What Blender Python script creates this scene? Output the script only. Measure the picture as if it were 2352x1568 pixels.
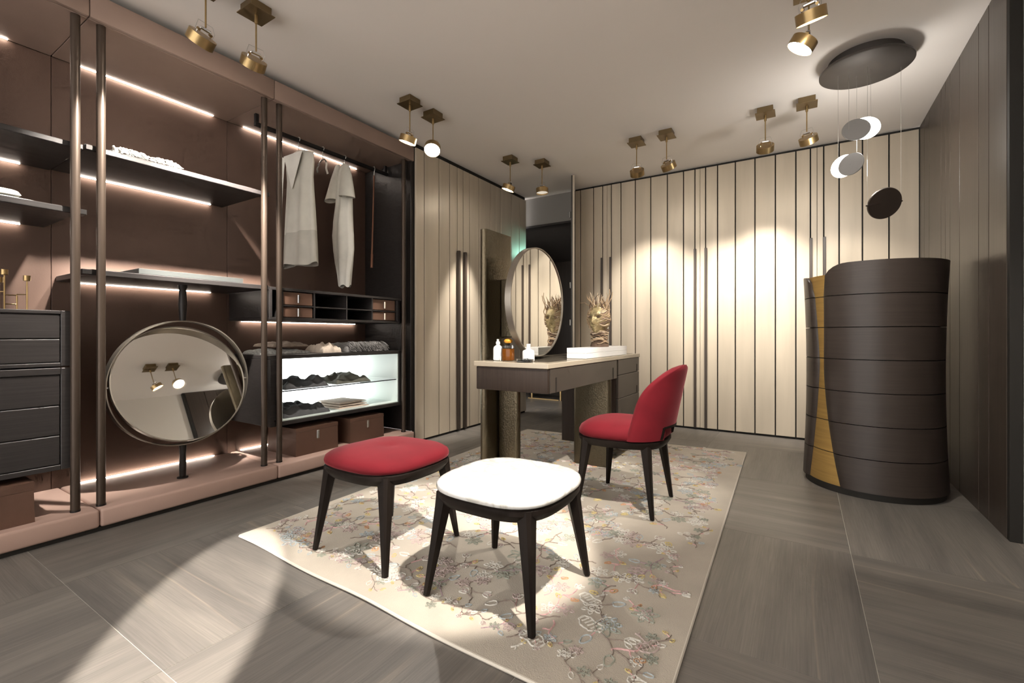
import bpy, bmesh, math, random
from mathutils import Vector, Matrix, noise
for o in list(bpy.data.objects): bpy.data.objects.remove(o)
S = bpy.context.scene
COL = S.collection
R = math.radians
PI = math.pi
random.seed(7)

# ------------------------------------------------------------------ camera, world, exposure
cam_d = bpy.data.cameras.new('camera'); cam = bpy.data.objects.new('camera', cam_d); COL.objects.link(cam)
cam_d.sensor_width = 36.0; cam_d.lens = 36.0 * 1057 / 2352
cam_d.shift_y = (769 - 784) / 2352.0 * 1.0
cam.location = (0, 0, 1.0); cam.rotation_euler = (R(90), 0, R(32.2))
cam_d.clip_start = 0.05
S.camera = cam
W = bpy.data.worlds.new('world'); S.world = W; W.use_nodes = True
bg = W.node_tree.nodes['Background']; bg.inputs[0].default_value = (1.0, 0.955, 0.91, 1); bg.inputs[1].default_value = 2.2
S.view_settings.view_transform = 'Standard'; S.view_settings.look = 'None'
S.view_settings.gamma = 1.0; S.view_settings.use_curve_mapping = False
S.view_settings.exposure = 0.65
S.cycles.use_denoising = True
S.cycles.max_bounces = 5; S.cycles.diffuse_bounces = 3; S.cycles.glossy_bounces = 3; S.cycles.transmission_bounces = 5
S.cycles.use_adaptive_sampling = True; S.cycles.adaptive_threshold = 0.06; S.cycles.adaptive_min_samples = 12
S.cycles.sample_clamp_indirect = 6.0; S.cycles.use_light_tree = False
S.cycles.caustics_reflective = False; S.cycles.caustics_refractive = False

# ------------------------------------------------------------------ materials
MATS = {}
def nodes_of(m): return m.node_tree.nodes, m.node_tree.links
def mat(name, col, rough=0.5, metal=0.0, var=0.0, vscale=(6, 6, 6), bump=0.0, bscale=(40, 40, 40), spec=0.5,
        sheen=0.0, emit=None, estr=0.0, trans=0.0, alpha=1.0, coat=0.0, rvar=0.0, detail=4.0, ior=1.45, aniso=0.0):
    m = bpy.data.materials.new(name); m.use_nodes = True
    N, L = nodes_of(m); b = N['Principled BSDF']
    b.inputs['Base Color'].default_value = (*col, 1); b.inputs['Roughness'].default_value = rough
    b.inputs['Metallic'].default_value = metal; b.inputs['Specular IOR Level'].default_value = spec
    b.inputs['Sheen Weight'].default_value = sheen; b.inputs['Transmission Weight'].default_value = trans
    b.inputs['Coat Weight'].default_value = coat; b.inputs['IOR'].default_value = ior
    b.inputs['Anisotropic'].default_value = aniso
    if sheen: b.inputs['Sheen Roughness'].default_value = 0.4; b.inputs['Sheen Tint'].default_value = (*[min(1, c * 2.2 + .15) for c in col], 1)
    if emit: b.inputs['Emission Color'].default_value = (*emit, 1); b.inputs['Emission Strength'].default_value = estr
    if var or bump or rvar:
        tc = N.new('ShaderNodeTexCoord'); oi = N.new('ShaderNodeObjectInfo')
        ad = N.new('ShaderNodeVectorMath'); ad.operation = 'MULTIPLY_ADD'
        L.new(oi.outputs['Random'], ad.inputs[0]); ad.inputs[1].default_value = (17, 31, 23); L.new(tc.outputs['Object'], ad.inputs[2])
        def nz(sc, det):
            mp = N.new('ShaderNodeMapping'); mp.inputs['Scale'].default_value = sc; L.new(ad.outputs[0], mp.inputs[0])
            n = N.new('ShaderNodeTexNoise'); n.inputs['Scale'].default_value = 1.0; n.inputs['Detail'].default_value = det
            L.new(mp.outputs[0], n.inputs['Vector']); return n
        if var or rvar:
            n = nz(vscale, detail)
        if var:
            r = N.new('ShaderNodeValToRGB')
            r.color_ramp.elements[0].position = 0.3; r.color_ramp.elements[1].position = 0.7
            r.color_ramp.elements[0].color = (*[c * (1 - var) for c in col], 1)
            r.color_ramp.elements[1].color = (*[min(1, c * (1 + var)) for c in col], 1)
            L.new(n.outputs['Fac'], r.inputs[0]); L.new(r.outputs[0], b.inputs['Base Color'])
        if rvar:
            mr = N.new('ShaderNodeMapRange'); mr.inputs[1].default_value = .3; mr.inputs[2].default_value = .7
            mr.inputs[3].default_value = rough - rvar; mr.inputs[4].default_value = rough + rvar
            L.new(n.outputs['Fac'], mr.inputs[0]); L.new(mr.outputs[0], b.inputs['Roughness'])
        if bump:
            n2 = nz(bscale, 3.0); bp = N.new('ShaderNodeBump'); bp.inputs['Strength'].default_value = bump; bp.inputs['Distance'].default_value = .01
            L.new(n2.outputs['Fac'], bp.inputs['Height']); L.new(bp.outputs[0], b.inputs['Normal'])
    MATS[name] = m
    return m

def tile_mat(name, along):
    """wood-look porcelain: fine linear grain, dark bands, a few pale veins"""
    m = mat(name, (.115, .102, .09), .42, spec=.45)
    N, L = nodes_of(m); b = N['Principled BSDF']
    tc = N.new('ShaderNodeTexCoord'); oi = N.new('ShaderNodeObjectInfo')
    ad = N.new('ShaderNodeVectorMath'); ad.operation = 'MULTIPLY_ADD'
    L.new(oi.outputs['Random'], ad.inputs[0]); ad.inputs[1].default_value = (17, 31, 23); L.new(tc.outputs['Object'], ad.inputs[2])
    def nz(lo, hi, det, rough=.5, dist=0.0):
        mp = N.new('ShaderNodeMapping'); mp.inputs['Scale'].default_value = (lo, hi, 1) if along == 'x' else (hi, lo, 1)
        L.new(ad.outputs[0], mp.inputs[0])
        n = N.new('ShaderNodeTexNoise'); n.inputs['Scale'].default_value = 1; n.inputs['Detail'].default_value = det
        n.inputs['Roughness'].default_value = rough; n.inputs['Distortion'].default_value = dist
        L.new(mp.outputs[0], n.inputs['Vector']); return n
    band = nz(.7, 9, 5, .65); fine = nz(5, 260, 2); vein = nz(.45, 6.5, 1.0, .4, .05)
    r1 = N.new('ShaderNodeValToRGB'); e = r1.color_ramp.elements
    e[0].position = .25; e[0].color = (.105, .097, .089, 1); e[1].position = .75; e[1].color = (.215, .193, .170, 1)
    L.new(band.outputs['Fac'], r1.inputs[0])
    rv = N.new('ShaderNodeValToRGB'); e = rv.color_ramp.elements
    e[0].position = .482; e[0].color = (0, 0, 0, 1); e[1].position = .5; e[1].color = (1, 1, 1, 1)
    x = e.new(.518); x.color = (0, 0, 0, 1)
    L.new(vein.outputs['Fac'], rv.inputs[0])
    vm = N.new('ShaderNodeMath'); vm.operation = 'MULTIPLY'; L.new(rv.outputs[0], vm.inputs[0])
    gate = nz(.5, 2.2, 1); gr = N.new('ShaderNodeMapRange'); gr.inputs[1].default_value = .5; gr.inputs[2].default_value = .68
    gr.inputs[3].default_value = 0; gr.inputs[4].default_value = .6
    L.new(gate.outputs['Fac'], gr.inputs[0]); L.new(gr.outputs[0], vm.inputs[1])
    mx = N.new('ShaderNodeMix'); mx.data_type = 'RGBA'; L.new(vm.outputs[0], mx.inputs['Factor'])
    L.new(r1.outputs[0], mx.inputs['A']); mx.inputs['B'].default_value = (.36, .30, .23, 1)
    mf = N.new('ShaderNodeMix'); mf.data_type = 'RGBA'; mf.blend_type = 'MULTIPLY'
    fr = N.new('ShaderNodeMapRange'); fr.inputs[1].default_value = .3; fr.inputs[2].default_value = .7; fr.inputs[3].default_value = .86; fr.inputs[4].default_value = 1.12
    L.new(fine.outputs['Fac'], fr.inputs[0]); mf.inputs['Factor'].default_value = 1
    L.new(mx.outputs['Result'], mf.inputs['A']); L.new(fr.outputs[0], mf.inputs['B'])
    L.new(mf.outputs['Result'], b.inputs['Base Color'])
    bp = N.new('ShaderNodeBump'); bp.inputs['Strength'].default_value = .12; bp.inputs['Distance'].default_value = .004
    L.new(fine.outputs['Fac'], bp.inputs['Height']); L.new(bp.outputs[0], b.inputs['Normal'])
    return m
tile_mat('tile_x', 'x'); tile_mat('tile_y', 'y')
mat('grout', (.48, .45, .40), .8)
mat('ceiling', (.87, .82, .775), .9, bump=.03, bscale=(60, 60, 60))
mat('leather_lit', (.27, .19, .155), .55, var=.1, vscale=(2, 2, 2), bump=.05, bscale=(220, 220, 220), spec=.35)  # soffit and fascia: lamp and bounce light put into a lighter leather colour
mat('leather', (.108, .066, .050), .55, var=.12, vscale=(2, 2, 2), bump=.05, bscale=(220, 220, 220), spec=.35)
mat('leather_pink', (.46, .315, .262), .6, var=.06, vscale=(3, 3, 3), bump=.05, bscale=(220, 220, 220), spec=.3)
mat('leather_box', (.115, .062, .043), .5, var=.1, vscale=(4, 4, 4), bump=.06, bscale=(250, 250, 250), spec=.4)
mat('leather_drawer', (.16, .088, .06), .5, var=.1, vscale=(4, 4, 4), spec=.4)
mat('dark_oak', (.027, .0235, .023), .42, var=.22, vscale=(25, 2, 120), bump=.05, bscale=(30, 3, 160), spec=.5)
mat('dark_recess', (.012, .010, 0.0075), .7)
mat('pole', (.068, .049, .037), .42, .55)
mat('black_metal', (.03, .027, .026), .4, .6)
mat('panel_beige', (.50, .43, .335), .40, var=.10, vscale=(8, 8, .8), bump=.02, bscale=(90, 90, 3), spec=.5, metal=.15)
mat('panel_dark', (.052, .039, .031), .36, var=.16, vscale=(60, 60, 1.2), bump=.04, bscale=(120, 120, 2), spec=.5)
mat('door_dark', (.05, .045, .04), .4, var=.1)
mat('plaster', (.66, .62, .56), .9)
mat('chest_dark', (.044, .033, .027), .40, var=.12, vscale=(3, 3, 90), spec=.5)
mat('chest_gold', (.50, .315, .10), .42, .55, var=.14, vscale=(3, 3, 60))
mat('wood_leg', (.0115, .0082, .0066), .45, var=.2, vscale=(60, 60, 4), spec=.16)
mat('velvet', (.135, .007, .0125), .8, sheen=.45, var=.12, vscale=(7, 7, 7), spec=.2)
mat('brass', (.38, .265, .125), .34, .9, var=.08, vscale=(20, 20, 20))
mat('brass_dark', (.19, .135, .068), .40, .75)
mat('chrome', (.75, .75, .75), .15, 1.0)
mat('lamp_inner', (.04, .035, .03), .5, .4)
mat('bulb', (1, 1, 1), .3, emit=(1, .93, .82), estr=30)
mat('bulb_off', (.5, .47, .4), .3, emit=(1, .9, .75), estr=.4)
mat('led', (1, 1, 1), .3, emit=(1, .90, .78), estr=24)
mat('lightbox', (.9, .92, .9), .4, emit=(.96, 1, .965), estr=3.4)
mat('milky', (.72, .80, .76), .3, spec=.5)
mat('pendant_light', (1, 1, 1), .3, emit=(1, .97, .9), estr=7)
mat('canopy', (.085, .075, .068), .5, .5, var=.15, vscale=(3, 3, 3))
mat('pendant_metal', (.42, .42, .42), .4, .6)
mat('pendant_dark', (.09, .07, .058), .42, .6)
mat('wire', (.55, .53, .5), .3, .8)
mat('mirror', (.86, .85, .82), .015, 1.0)
mat('mirror_frame', (.30, .27, .23), .35, .85)
mat('desk_top', (.40, .345, .265), .22, spec=.5, coat=.2)
mat('desk_inlay', (.20, .17, .13), .12, spec=.6, coat=.4)
mat('desk_oak', (.034, .0235, .018), .5, spec=.25, var=.22, vscale=(70, 70, 3), bump=.05, bscale=(140, 140, 5))
mat('desk_front', (.048, .0385, .031), .38, var=.05)
mat('bronze', (.125, .103, .068), .33, .9, var=.06, vscale=(60, 60, 30), bump=.22, bscale=(130, 130, 90), rvar=.05)
mat('white_lacquer', (.88, .87, .85), .35)
mat('white_glass', (.85, .87, .87), .15)
mat('glass', (.95, .97, .97), .03, trans=1.0, ior=1.35)
mat('amber', (.32, .10, .012), .06, trans=.55, ior=1.35)
mat('amber_stone', (.72, .33, .04), .25, var=.2, vscale=(40, 40, 40))
mat('beads', (.03, .03, .032), .25)
mat('paper_tag', (.8, .78, .7), .7)
mat('wood_twig', (.50, .36, .23), .7, var=.35, vscale=(25, 25, 25), bump=.4, bscale=(90, 90, 90))
mat('wood_twig_pale', (.68, .55, .40), .65, var=.25, vscale=(25, 25, 25), bump=.3, bscale=(90, 90, 90))
mat('wood_twig_dark', (.17, .11, .075), .8, var=.3, vscale=(25, 25, 25))
mat('gold_leaf', (.46, .37, .20), .36, .45, var=.35, vscale=(30, 30, 30), bump=.5, bscale=(60, 60, 60))
mat('silver_leaf', (.55, .55, .58), .35, .6, var=.35, vscale=(30, 30, 30), bump=.5, bscale=(60, 60, 60))
mat('cloth_white', (.80, .78, .72), .9, var=.06, vscale=(10, 10, 10), sheen=.2)
mat('cloth_grey', (.58, .56, .50), .9, var=.06, vscale=(10, 10, 10), sheen=.2)
mat('cloth_sheer', (.46, .44, .39), .9, var=.06, vscale=(10, 10, 10))
mat('cloth_silver', (.40, .40, .385), .85, var=.35, vscale=(60, 60, 60))
mat('cloth_taupe', (.33, .26, .21), .9, var=.2, vscale=(30, 30, 30))
mat('cloth_cream', (.62, .52, .43), .9, var=.12, vscale=(30, 30, 30))
mat('cloth_charcoal', (.085, .085, .09), .9, var=.15, vscale=(20, 20, 20))
mat('cloth_olive', (.14, .14, .115), .9, var=.15, vscale=(20, 20, 20))
mat('cloth_fur', (.21, .20, .195), .95, var=.3, vscale=(80, 80, 80))
mat('tray', (.055, .06, .058), .55)
mat('brown_leather_rod', (.16, .065, .035), .5)
mat('rug_base', (.47, .415, .345), .95, var=.09, vscale=(5, 5, 5), bump=.35, bscale=(260, 260, 260), sheen=.25)
mat('rug_edge', (.66, .61, .53), .95, bump=.3, bscale=(260, 260, 260))
for nm, c in dict(rug_blue=(.46, .50, .51), rug_white=(.70, .67, .61), rug_sage=(.36, .37, .31), rug_pink=(.68, .43, .42), rug_yellow=(.62, .51, .25),
                  rug_orange=(.56, .33, .19), rug_brown=(.29, .235, .20), rug_mauve=(.42, .31, .33), rug_rose=(.52, .42, .39)).items():
    mat(nm, c, .95, bump=.4, bscale=(300, 300, 300), var=.15, vscale=(60, 60, 60))

def marble_mat():
    m = mat('marble', (.64, .636, .62), .16, spec=.5, coat=.2)
    N, L = nodes_of(m); b = N['Principled BSDF']; tc = N.new('ShaderNodeTexCoord')
    n = N.new('ShaderNodeTexNoise'); n.inputs['Scale'].default_value = 4.5; n.inputs['Detail'].default_value = 6; n.inputs['Distortion'].default_value = 1.6
    L.new(tc.outputs['Object'], n.inputs['Vector'])
    r = N.new('ShaderNodeValToRGB'); e = r.color_ramp.elements
    e[0].position = .44; e[0].color = (.66, .655, .64, 1); e[1].position = .57; e[1].color = (.66, .655, .64, 1)
    x = e.new(.505); x.color = (.47, .455, .42, 1)
    L.new(n.outputs['Fac'], r.inputs[0]); L.new(r.outputs[0], b.inputs['Base Color'])
marble_mat()

# ------------------------------------------------------------------ helpers
ORG = {}
def link(o, parent=None):
    COL.objects.link(o)
    if parent is not None: o.parent = parent
    return o
def tag(o, label=None, cat=None, group=None, kind=None):
    if label: o['label'] = label
    if cat: o['category'] = cat
    if group: o['group'] = group
    if kind: o['kind'] = kind
    return o
def thing(name, label, cat, org=(0, 0, 0), group=None, kind=None):
    o = bpy.data.objects.new(name, None); o.empty_display_size = .05; link(o); o.location = org
    ORG[o.name] = Vector(org); return tag(o, label, cat, group, kind)

class B:
    def __init__(s): s.bm = bmesh.new()
    def box(s, lo, hi, bev=0.0, seg=1):
        lo = Vector(lo); hi = Vector(hi)
        g = bmesh.ops.create_cube(s.bm, size=1.0); vs = g['verts']
        for v in vs: v.co = Vector((lo[i] + (v.co[i] + .5) * (hi[i] - lo[i]) for i in range(3)))
        if bev:
            es = list({e for v in vs for e in v.link_edges})
            bmesh.ops.bevel(s.bm, geom=es, offset=bev, segments=seg, profile=.5, affect='EDGES')
        return s
    def ring_loft(s, rings, closed=True, cap=True):
        """rings: list of lists of points (same count)"""
        V = [[s.bm.verts.new(p) for p in r] for r in rings]; n = len(V[0])
        for a, b in zip(V[:-1], V[1:]):
            for i in range(n if closed else n - 1):
                j = (i + 1) % n; s.bm.faces.new((a[i], a[j], b[j], b[i]))
        if cap and closed:
            s.bm.faces.new(list(reversed(V[0]))); s.bm.faces.new(V[-1])
        return s
    def tube(s, pts, r, seg=8, cap=True):
        pts = [Vector(p) for p in pts]; n = len(pts); rs = r if isinstance(r, (list, tuple)) else [r] * n
        rings = []; up = None
        for i, p in enumerate(pts):
            t = (pts[min(i + 1, n - 1)] - pts[max(i - 1, 0)]).normalized()
            if up is None: up = Vector((0, 0, 1)) if abs(t.z) < .9 else Vector((1, 0, 0))
            a = t.cross(up); a = a.normalized() if a.length > 1e-6 else t.orthogonal().normalized()
            bb = t.cross(a).normalized(); up = -bb if False else a.cross(t)
            rings.append([p + rs[i] * (math.cos(2 * PI * k / seg) * a + math.sin(2 * PI * k / seg) * bb) for k in range(seg)])
        return s.ring_loft(rings, True, cap)
    def lathe(s, prof, c=(0, 0, 0), seg=24, axis=(0, 0, 1)):
        ax = Vector(axis).normalized(); q = Vector((0, 0, 1)).rotation_difference(ax).to_matrix(); c = Vector(c)
        rings = [[c + q @ Vector((max(r, 1e-4) * math.cos(2 * PI * k / seg), max(r, 1e-4) * math.sin(2 * PI * k / seg), z)) for k in range(seg)] for r, z in prof]
        return s.ring_loft(rings, True, True)
    def prism(s, pts2, z0, z1, f=lambda x, y, z: (x, y, z)):
        return s.ring_loft([[f(x, y, z0) for x, y in pts2], [f(x, y, z1) for x, y in pts2]])
    def grid(s, nu, nv, fn, thick=0.0):
        V = [[s.bm.verts.new(fn(i / nu, j / nv)) for j in range(nv + 1)] for i in range(nu + 1)]
        fs = [s.bm.faces.new((V[i][j], V[i + 1][j], V[i + 1][j + 1], V[i][j + 1])) for i in range(nu) for j in range(nv)]
        if thick:
            bmesh.ops.recalc_face_normals(s.bm, faces=fs)
            bmesh.ops.solidify(s.bm, geom=fs, thickness=thick)
        return s
    def build(s, name, m, parent=None, org=None, smooth=True, sub=0, ang=35):
        if org is None: org = ORG.get(parent.name, Vector()) if parent is not None else Vector()
        org = Vector(org)
        bmesh.ops.recalc_face_normals(s.bm, faces=s.bm.faces[:])
        for v in s.bm.verts: v.co -= org
        me = bpy.data.meshes.new(name); s.bm.to_mesh(me); s.bm.free()
        me.materials.append(MATS[m])
        if smooth:
            me.shade_smooth() if hasattr(me, 'shade_smooth') else None
            try: me.set_sharp_from_angle(angle=R(ang))
            except Exception: pass
        o = bpy.data.objects.new(name, me); link(o, parent)
        if parent is None: o.location = org
        ORG[o.name] = org
        if sub:
            md = o.modifiers.new('s', 'SUBSURF'); md.levels = sub; md.render_levels = sub
        return o
def inst(src, loc, parent=None, rotz=0.0, name=None, m=None):
    """another piece that shares its mesh; loc is relative to the parent"""
    o = bpy.data.objects.new(name or src.name.split('.')[0], src.data); link(o, parent); o.location = loc; o.rotation_euler = (0, 0, rotz); return o
def boxo(name, lo, hi, m, parent=None, bev=.002, org=None, seg=1):
    if parent is None and org is None: org = ((lo[0] + hi[0]) / 2, (lo[1] + hi[1]) / 2, lo[2])
    return B().box(lo, hi, bev, seg).build(name, m, parent, org)
def struct(o): o['kind'] = 'structure'; return o
def spot(loc, target, power, angle, blend=.2, col=(1, .93, .84), rad=.03, parent=None):
    d = bpy.data.lights.new('lamp_light', 'SPOT'); d.energy = power; d.spot_size = R(angle); d.spot_blend = blend; d.color = col; d.shadow_soft_size = rad
    o = bpy.data.objects.new('lamp_light', d); COL.objects.link(o)
    v = (Vector(target) - Vector(loc)).normalized(); o.location = Vector(loc)
    o.rotation_euler = v.to_track_quat('-Z', 'Y').to_euler(); return o
def squircle(a, b, n=40, p=3.0, cx=0, cy=0):
    out = []
    for k in range(n):
        t = 2 * PI * k / n; c, s_ = math.cos(t), math.sin(t); r = (abs(c) ** p + abs(s_) ** p) ** (-1 / p)
        out.append((cx + a * r * c, cy + b * r * s_))
    return out

# ------------------------------------------------------------------ the room shell
CEIL = 2.78
fl = struct(boxo('floor', (-4.6, -3.0, -.12), (2.6, 8.6, -.0015), 'grout', bev=0, org=(0, 0, 0)))
xs = [-2.51 + .9 * i for i in range(-2, 6)]; ys = [.606 + 1.0 * j for j in range(-3, 8)]
tx = ty = None
for i in range(-2, 5):
    for j in range(-3, 7):
        cx, cy = -2.51 + .9 * i + .45, .606 + j + .5
        nm = 'tile_x' if (i + j) % 2 == 0 else 'tile_y'
        src = tx if nm == 'tile_x' else ty
        if src is None:
            src = B().box((-.449, -.499, -.02), (.449, .499, 0), .0006).build('tile', nm, fl, org=(0, 0, 0)); src.location = (cx, cy, 0)
            if nm == 'tile_x': tx = src
            else: ty = src
        else:
            inst(src, (cx, cy, 0), fl)
struct(boxo('ceiling', (-4.6, -1.4, CEIL), (2.6, 5.25, CEIL + .12), 'ceiling', bev=0))

def plank_wall(name, lines, plane, axis, z0, z1, m, gap=.008, depth=.02, back=.05, seams=()):
    """a wall of vertical planks with dark joints; lines = joint positions; seams are hairline door joints"""
    a0, a1 = lines[0], lines[-1]
    sgn = 1 if axis == 'x+' else -1            # side of the room the planks face
    if axis in ('x+', 'x-'):
        w = boxo(name, (min(plane - sgn * depth, plane - sgn * back), a0, 0), (max(plane - sgn * depth, plane - sgn * back), a1, z1 + .0445 if axis == 'x+' else z1 + .004), 'dark_recess', bev=0)
    else:
        w = boxo(name, (a0, plane + depth, 0), (a1 + .06, plane + back, z1 + .024), 'dark_recess', bev=0)
    struct(w)
    for p, q in zip(lines[:-1], lines[1:]):
        g0 = .0015 if any(abs(p - s) < 1e-4 for s in seams) else gap / 2
        g1 = .0015 if any(abs(q - s) < 1e-4 for s in seams) else gap / 2
        if axis in ('x+', 'x-'):
            lo = (min(plane, plane - sgn * (depth - .001)), p + g0, z0); hi = (max(plane, plane - sgn * (depth - .001)), q - g1, z1)
        else:
            lo = (p + g0, plane, z0); hi = (q - g1, plane + depth - .001, z1)
        boxo('panel', lo, hi, m, w, .0015)
    return w
BX = [-2.35, -2.275, -2.106, -1.992, -1.935, -1.885, -1.769, -1.601, -1.427, -1.246, -1.077, -.961, -.909, -.855, -.739, -.572, -.395, -.218, -.048, .069, .121, .173, .29, .461, .647, .85]
wb = plank_wall('wall_back', BX, 5.17, 'y', .022, 2.755, 'panel_beige', .011, seams=(-1.935, -.909, .121))
for x in (-1.997, -1.89, -.957, -.851, .073, .177):
    boxo('pull_handle', (x - .012, 5.148, .022), (x + .012, 5.169, 1.91), 'panel_dark', wb, .002)
LY = [3.126, 3.242, 3.449, 3.611, 3.733, 3.831, 3.941, 4.109, 4.336, 4.447, 4.55, 4.784, 4.968, 5.14]
wl = plank_wall('wall_left', LY, -3.02, 'x+', .022, 2.735, 'panel_beige', .009, seams=(4.447,))
for y in (3.733, 3.840):
    boxo('pull_handle', (-3.019, y - .013, .022), (-2.985, y + .013, 1.87), 'panel_dark', wl, .002)
RY = [3.20, 3.458, 3.626, 3.998, 4.222, 4.337, 4.458, 4.827, 4.995, 5.165]
wr = plank_wall('wall_right', RY, .85, 'x-', .0, 2.775, 'panel_dark', .006)
boxo('panel_end', (.8505, 3.165, 0), (.895, 3.199, 2.775), 'dark_recess', wr, .002)
struct(boxo('wall_side', (.90, -3.0, 0), (1.02, 3.30, CEIL), 'plaster', bev=0))
# doorway to the next room
mat('plaster_shaded', (.24, .225, .21), .9)  # shade on the doorway lintel put into a darker wall colour
wd = struct(boxo('wall_doorway', (-4.6, 5.23, 2.42), (-2.352, 5.36, CEIL + .1), 'plaster_shaded', bev=0))
boxo('lintel_trim', (-4.6, 5.21, 2.395), (-2.40, 5.36, 2.42), 'dark_oak', wd, .002)
struct(boxo('wall_corridor_end', (-4.6, 8.1, 0), (-.6, 8.2, 2.5), 'panel_dark', bev=0))
struct(boxo('wall_corridor_left', (-4.6, 5.25, 0), (-4.5, 8.1, 2.5), 'panel_dark', bev=0))
struct(boxo('wall_corridor_right', (-2.34, 5.24, 0), (-2.24, 8.1, 2.5), 'panel_dark', bev=0))
struct(boxo('ceiling_corridor', (-4.6, 5.365, 2.42), (-2.0, 8.2, 2.5), 'door_dark', bev=0))
def open_door():
    p0 = Vector((-2.385, 5.14)); p1 = Vector((-2.158, 4.655)); d = (p1 - p0).normalized(); n = Vector((-d.y, d.x))
    if n.x < 0: n = -n
    t = .036
    def q(a, b, z): v = p0 + a * d + b * n; return (v.x, v.y, z)
    Ln = (p1 - p0).length
    def slab(a0, a1, b0, b1, z0, z1):
        return B().ring_loft([[q(a0, b0, z0), q(a1, b0, z0), q(a1, b1, z0), q(a0, b1, z0)], [q(a0, b0, z1), q(a1, b0, z1), q(a1, b1, z1), q(a0, b1, z1)]])
    o = slab(0, Ln, 0, t * .45, .012, 2.765).build('door_1', 'door_dark', org=(p0.x, p0.y, 0)); struct(o)
    slab(0, Ln + .002, t * .455, t, .012, 2.765).build('face_panel', 'panel_beige', o)
    for z in (.25, 1.15, 1.60, 2.45):
        c = q(Ln * .12, -.008, z); B().lathe([(.012, -.035), (.012, .035)], c, 10).build('hinge', 'chrome', o)
open_door()

# ------------------------------------------------------------------ wardrobe along the left wall
XB, XF = -3.66, -3.06
wbk = struct(boxo('wall_wardrobe', (XB - .12, -1.0, 0), (XB - .021, 3.12, CEIL), 'dark_recess', bev=0))
for a, b in ((-1.0, -.12), (-.12, .828), (.830, 1.788), (1.790, 3.085)):
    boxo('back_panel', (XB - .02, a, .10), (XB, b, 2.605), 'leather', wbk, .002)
sof = struct(boxo('ceiling_soffit', (XB - .02, -1.0, 2.63), (-3.09, 3.12, 2.735), 'dark_recess', bev=0))
for a, b in ((-1.0, -.12), (-.12, .828), (.830, 1.788), (1.790, 3.12)):
    boxo('soffit_panel', (XB, a, 2.605), (-3.065, b, 2.629), 'leather_lit', sof, .003)
    boxo('fascia_panel', (-3.064, a, 2.605), (-3.035, b, 2.735), 'leather_lit', sof, .006, seg=2)
pl = struct(boxo('trim_1', (XB - .02, -1.0, 0), (-3.03, 3.12, .022), 'dark_recess', bev=0))
for a, b in ((-1.0, -.05), (-.05, .862), (.864, 1.80), (1.802, 3.10)):
    boxo('plinth_panel', (XB, a, .0225), (-3.01, b, .115), 'leather_pink', pl, .014, seg=3)
sidep = boxo('wardrobe_side_panel', (XB - .02, 3.088, .116), (-3.10, 3.118, 2.604), 'dark_oak', bev=.002)
tag(sidep, 'tall black side panel closing the wardrobe beside the beige planks', 'panel')
endp = boxo('wardrobe_end_post', (-3.098, 3.085, .116), (-3.045, 3.12, 2.604), 'black_metal', bev=.003)
tag(endp, 'slim black upright between the wardrobe and the beige plank wall', 'post')
for x in (-3.34,): pass

for (y, lab) in ((.785, 'dark bronze wardrobe pole nearest the drawer cabinet'), (.885, 'second bronze wardrobe pole from the left of the picture'),
                 (1.742, 'bronze wardrobe pole left of the pair beside the hanging dress'), (1.848, 'bronze wardrobe pole right of the pair beside the hanging dress'),
                 (3.03, 'dark wardrobe pole next to the beige plank wall')):
    t = thing('wardrobe_pole', lab, 'pole', (-3.08, y, .115), 'poles between plinth and soffit')
    B().lathe([(.019, .117), (.019, 2.602)], (-3.08, y, 0), 20).build('shaft', 'pole', t)
    B().lathe([(.0205, .1155), (.0205, .125)], (-3.08, y, 0), 20).build('foot_collar', 'black_metal', t)
    if y < 3:
        for z in (.42, 1.325, 1.965):
            s_ = 1 if y in (.885, 1.848) else -1
    
def shelf(name, y0, y1, z0, z1, label, led=True, x0=XB + .002, x1=XF - .045, ly=None, brk=()):
    t = thing(name, label, 'shelf', ((x0 + x1) / 2, (y0 + y1) / 2, z0))
    boxo('board', (x0, y0, z0), (x1, y1, z1), 'dark_oak', t, .003)
    if led:
        a, b = ly or (y0 + .12, y1 - .12)
        boxo('light_strip', (x0 + .010, a, z0 - .0045), (x0 + .019, b, z0 - .0005), 'led', t, 0)
    for y in brk:
        boxo('bracket', (x1 - .06, y - .02, z0 + .002), (x1 + .008, y + .02, z1 - .002), 'black_metal', t, .002)
    return t
shelf('wall_shelf', -.12, .822, 1.945, 1.972, 'dark wood shelf above the folded white towels', ly=(-.1, .70), brk=(.79,))
shelf('wall_shelf', -.12, .80, 1.612, 1.642, 'dark wood shelf holding the folded white towels', ly=(-.1, .70), brk=(.815,))
shelf('wall_shelf', .826, 1.755, 1.950, 1.980, 'dark wood shelf carrying the white lace cloth', ly=(.945, 1.665), brk=(.85, 1.77))
shelf('wall_shelf', .848, 1.79, 1.310, 1.340, 'dark wood shelf above the round wardrobe mirror', ly=(.945, 1.665), brk=(.835,))
for (a, b, z, lab, x) in ((-.1, .655, 2.6005, 'glowing light strip under the soffit at the picture\'s left edge', XB), (.945, 1.685, 2.6005, 'glowing light strip under the soffit above the lace cloth shelf', XB),
                       (1.90, 2.965, 2.6005, 'glowing light strip under the soffit behind the hanging clothes', XB),
                       (.945, 1.69, .116, 'glowing light strip on the plinth behind the round mirror', XB), (1.88, 2.10, .116, 'short glowing light strip on the plinth beside the leather boxes', XB)):
    boxo_ = boxo('light_strip', (x + .010, a, z), (x + .018, b, z + .004), 'led', None, 0); tag(boxo_, lab, 'light strip', 'wardrobe light strips')

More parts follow.
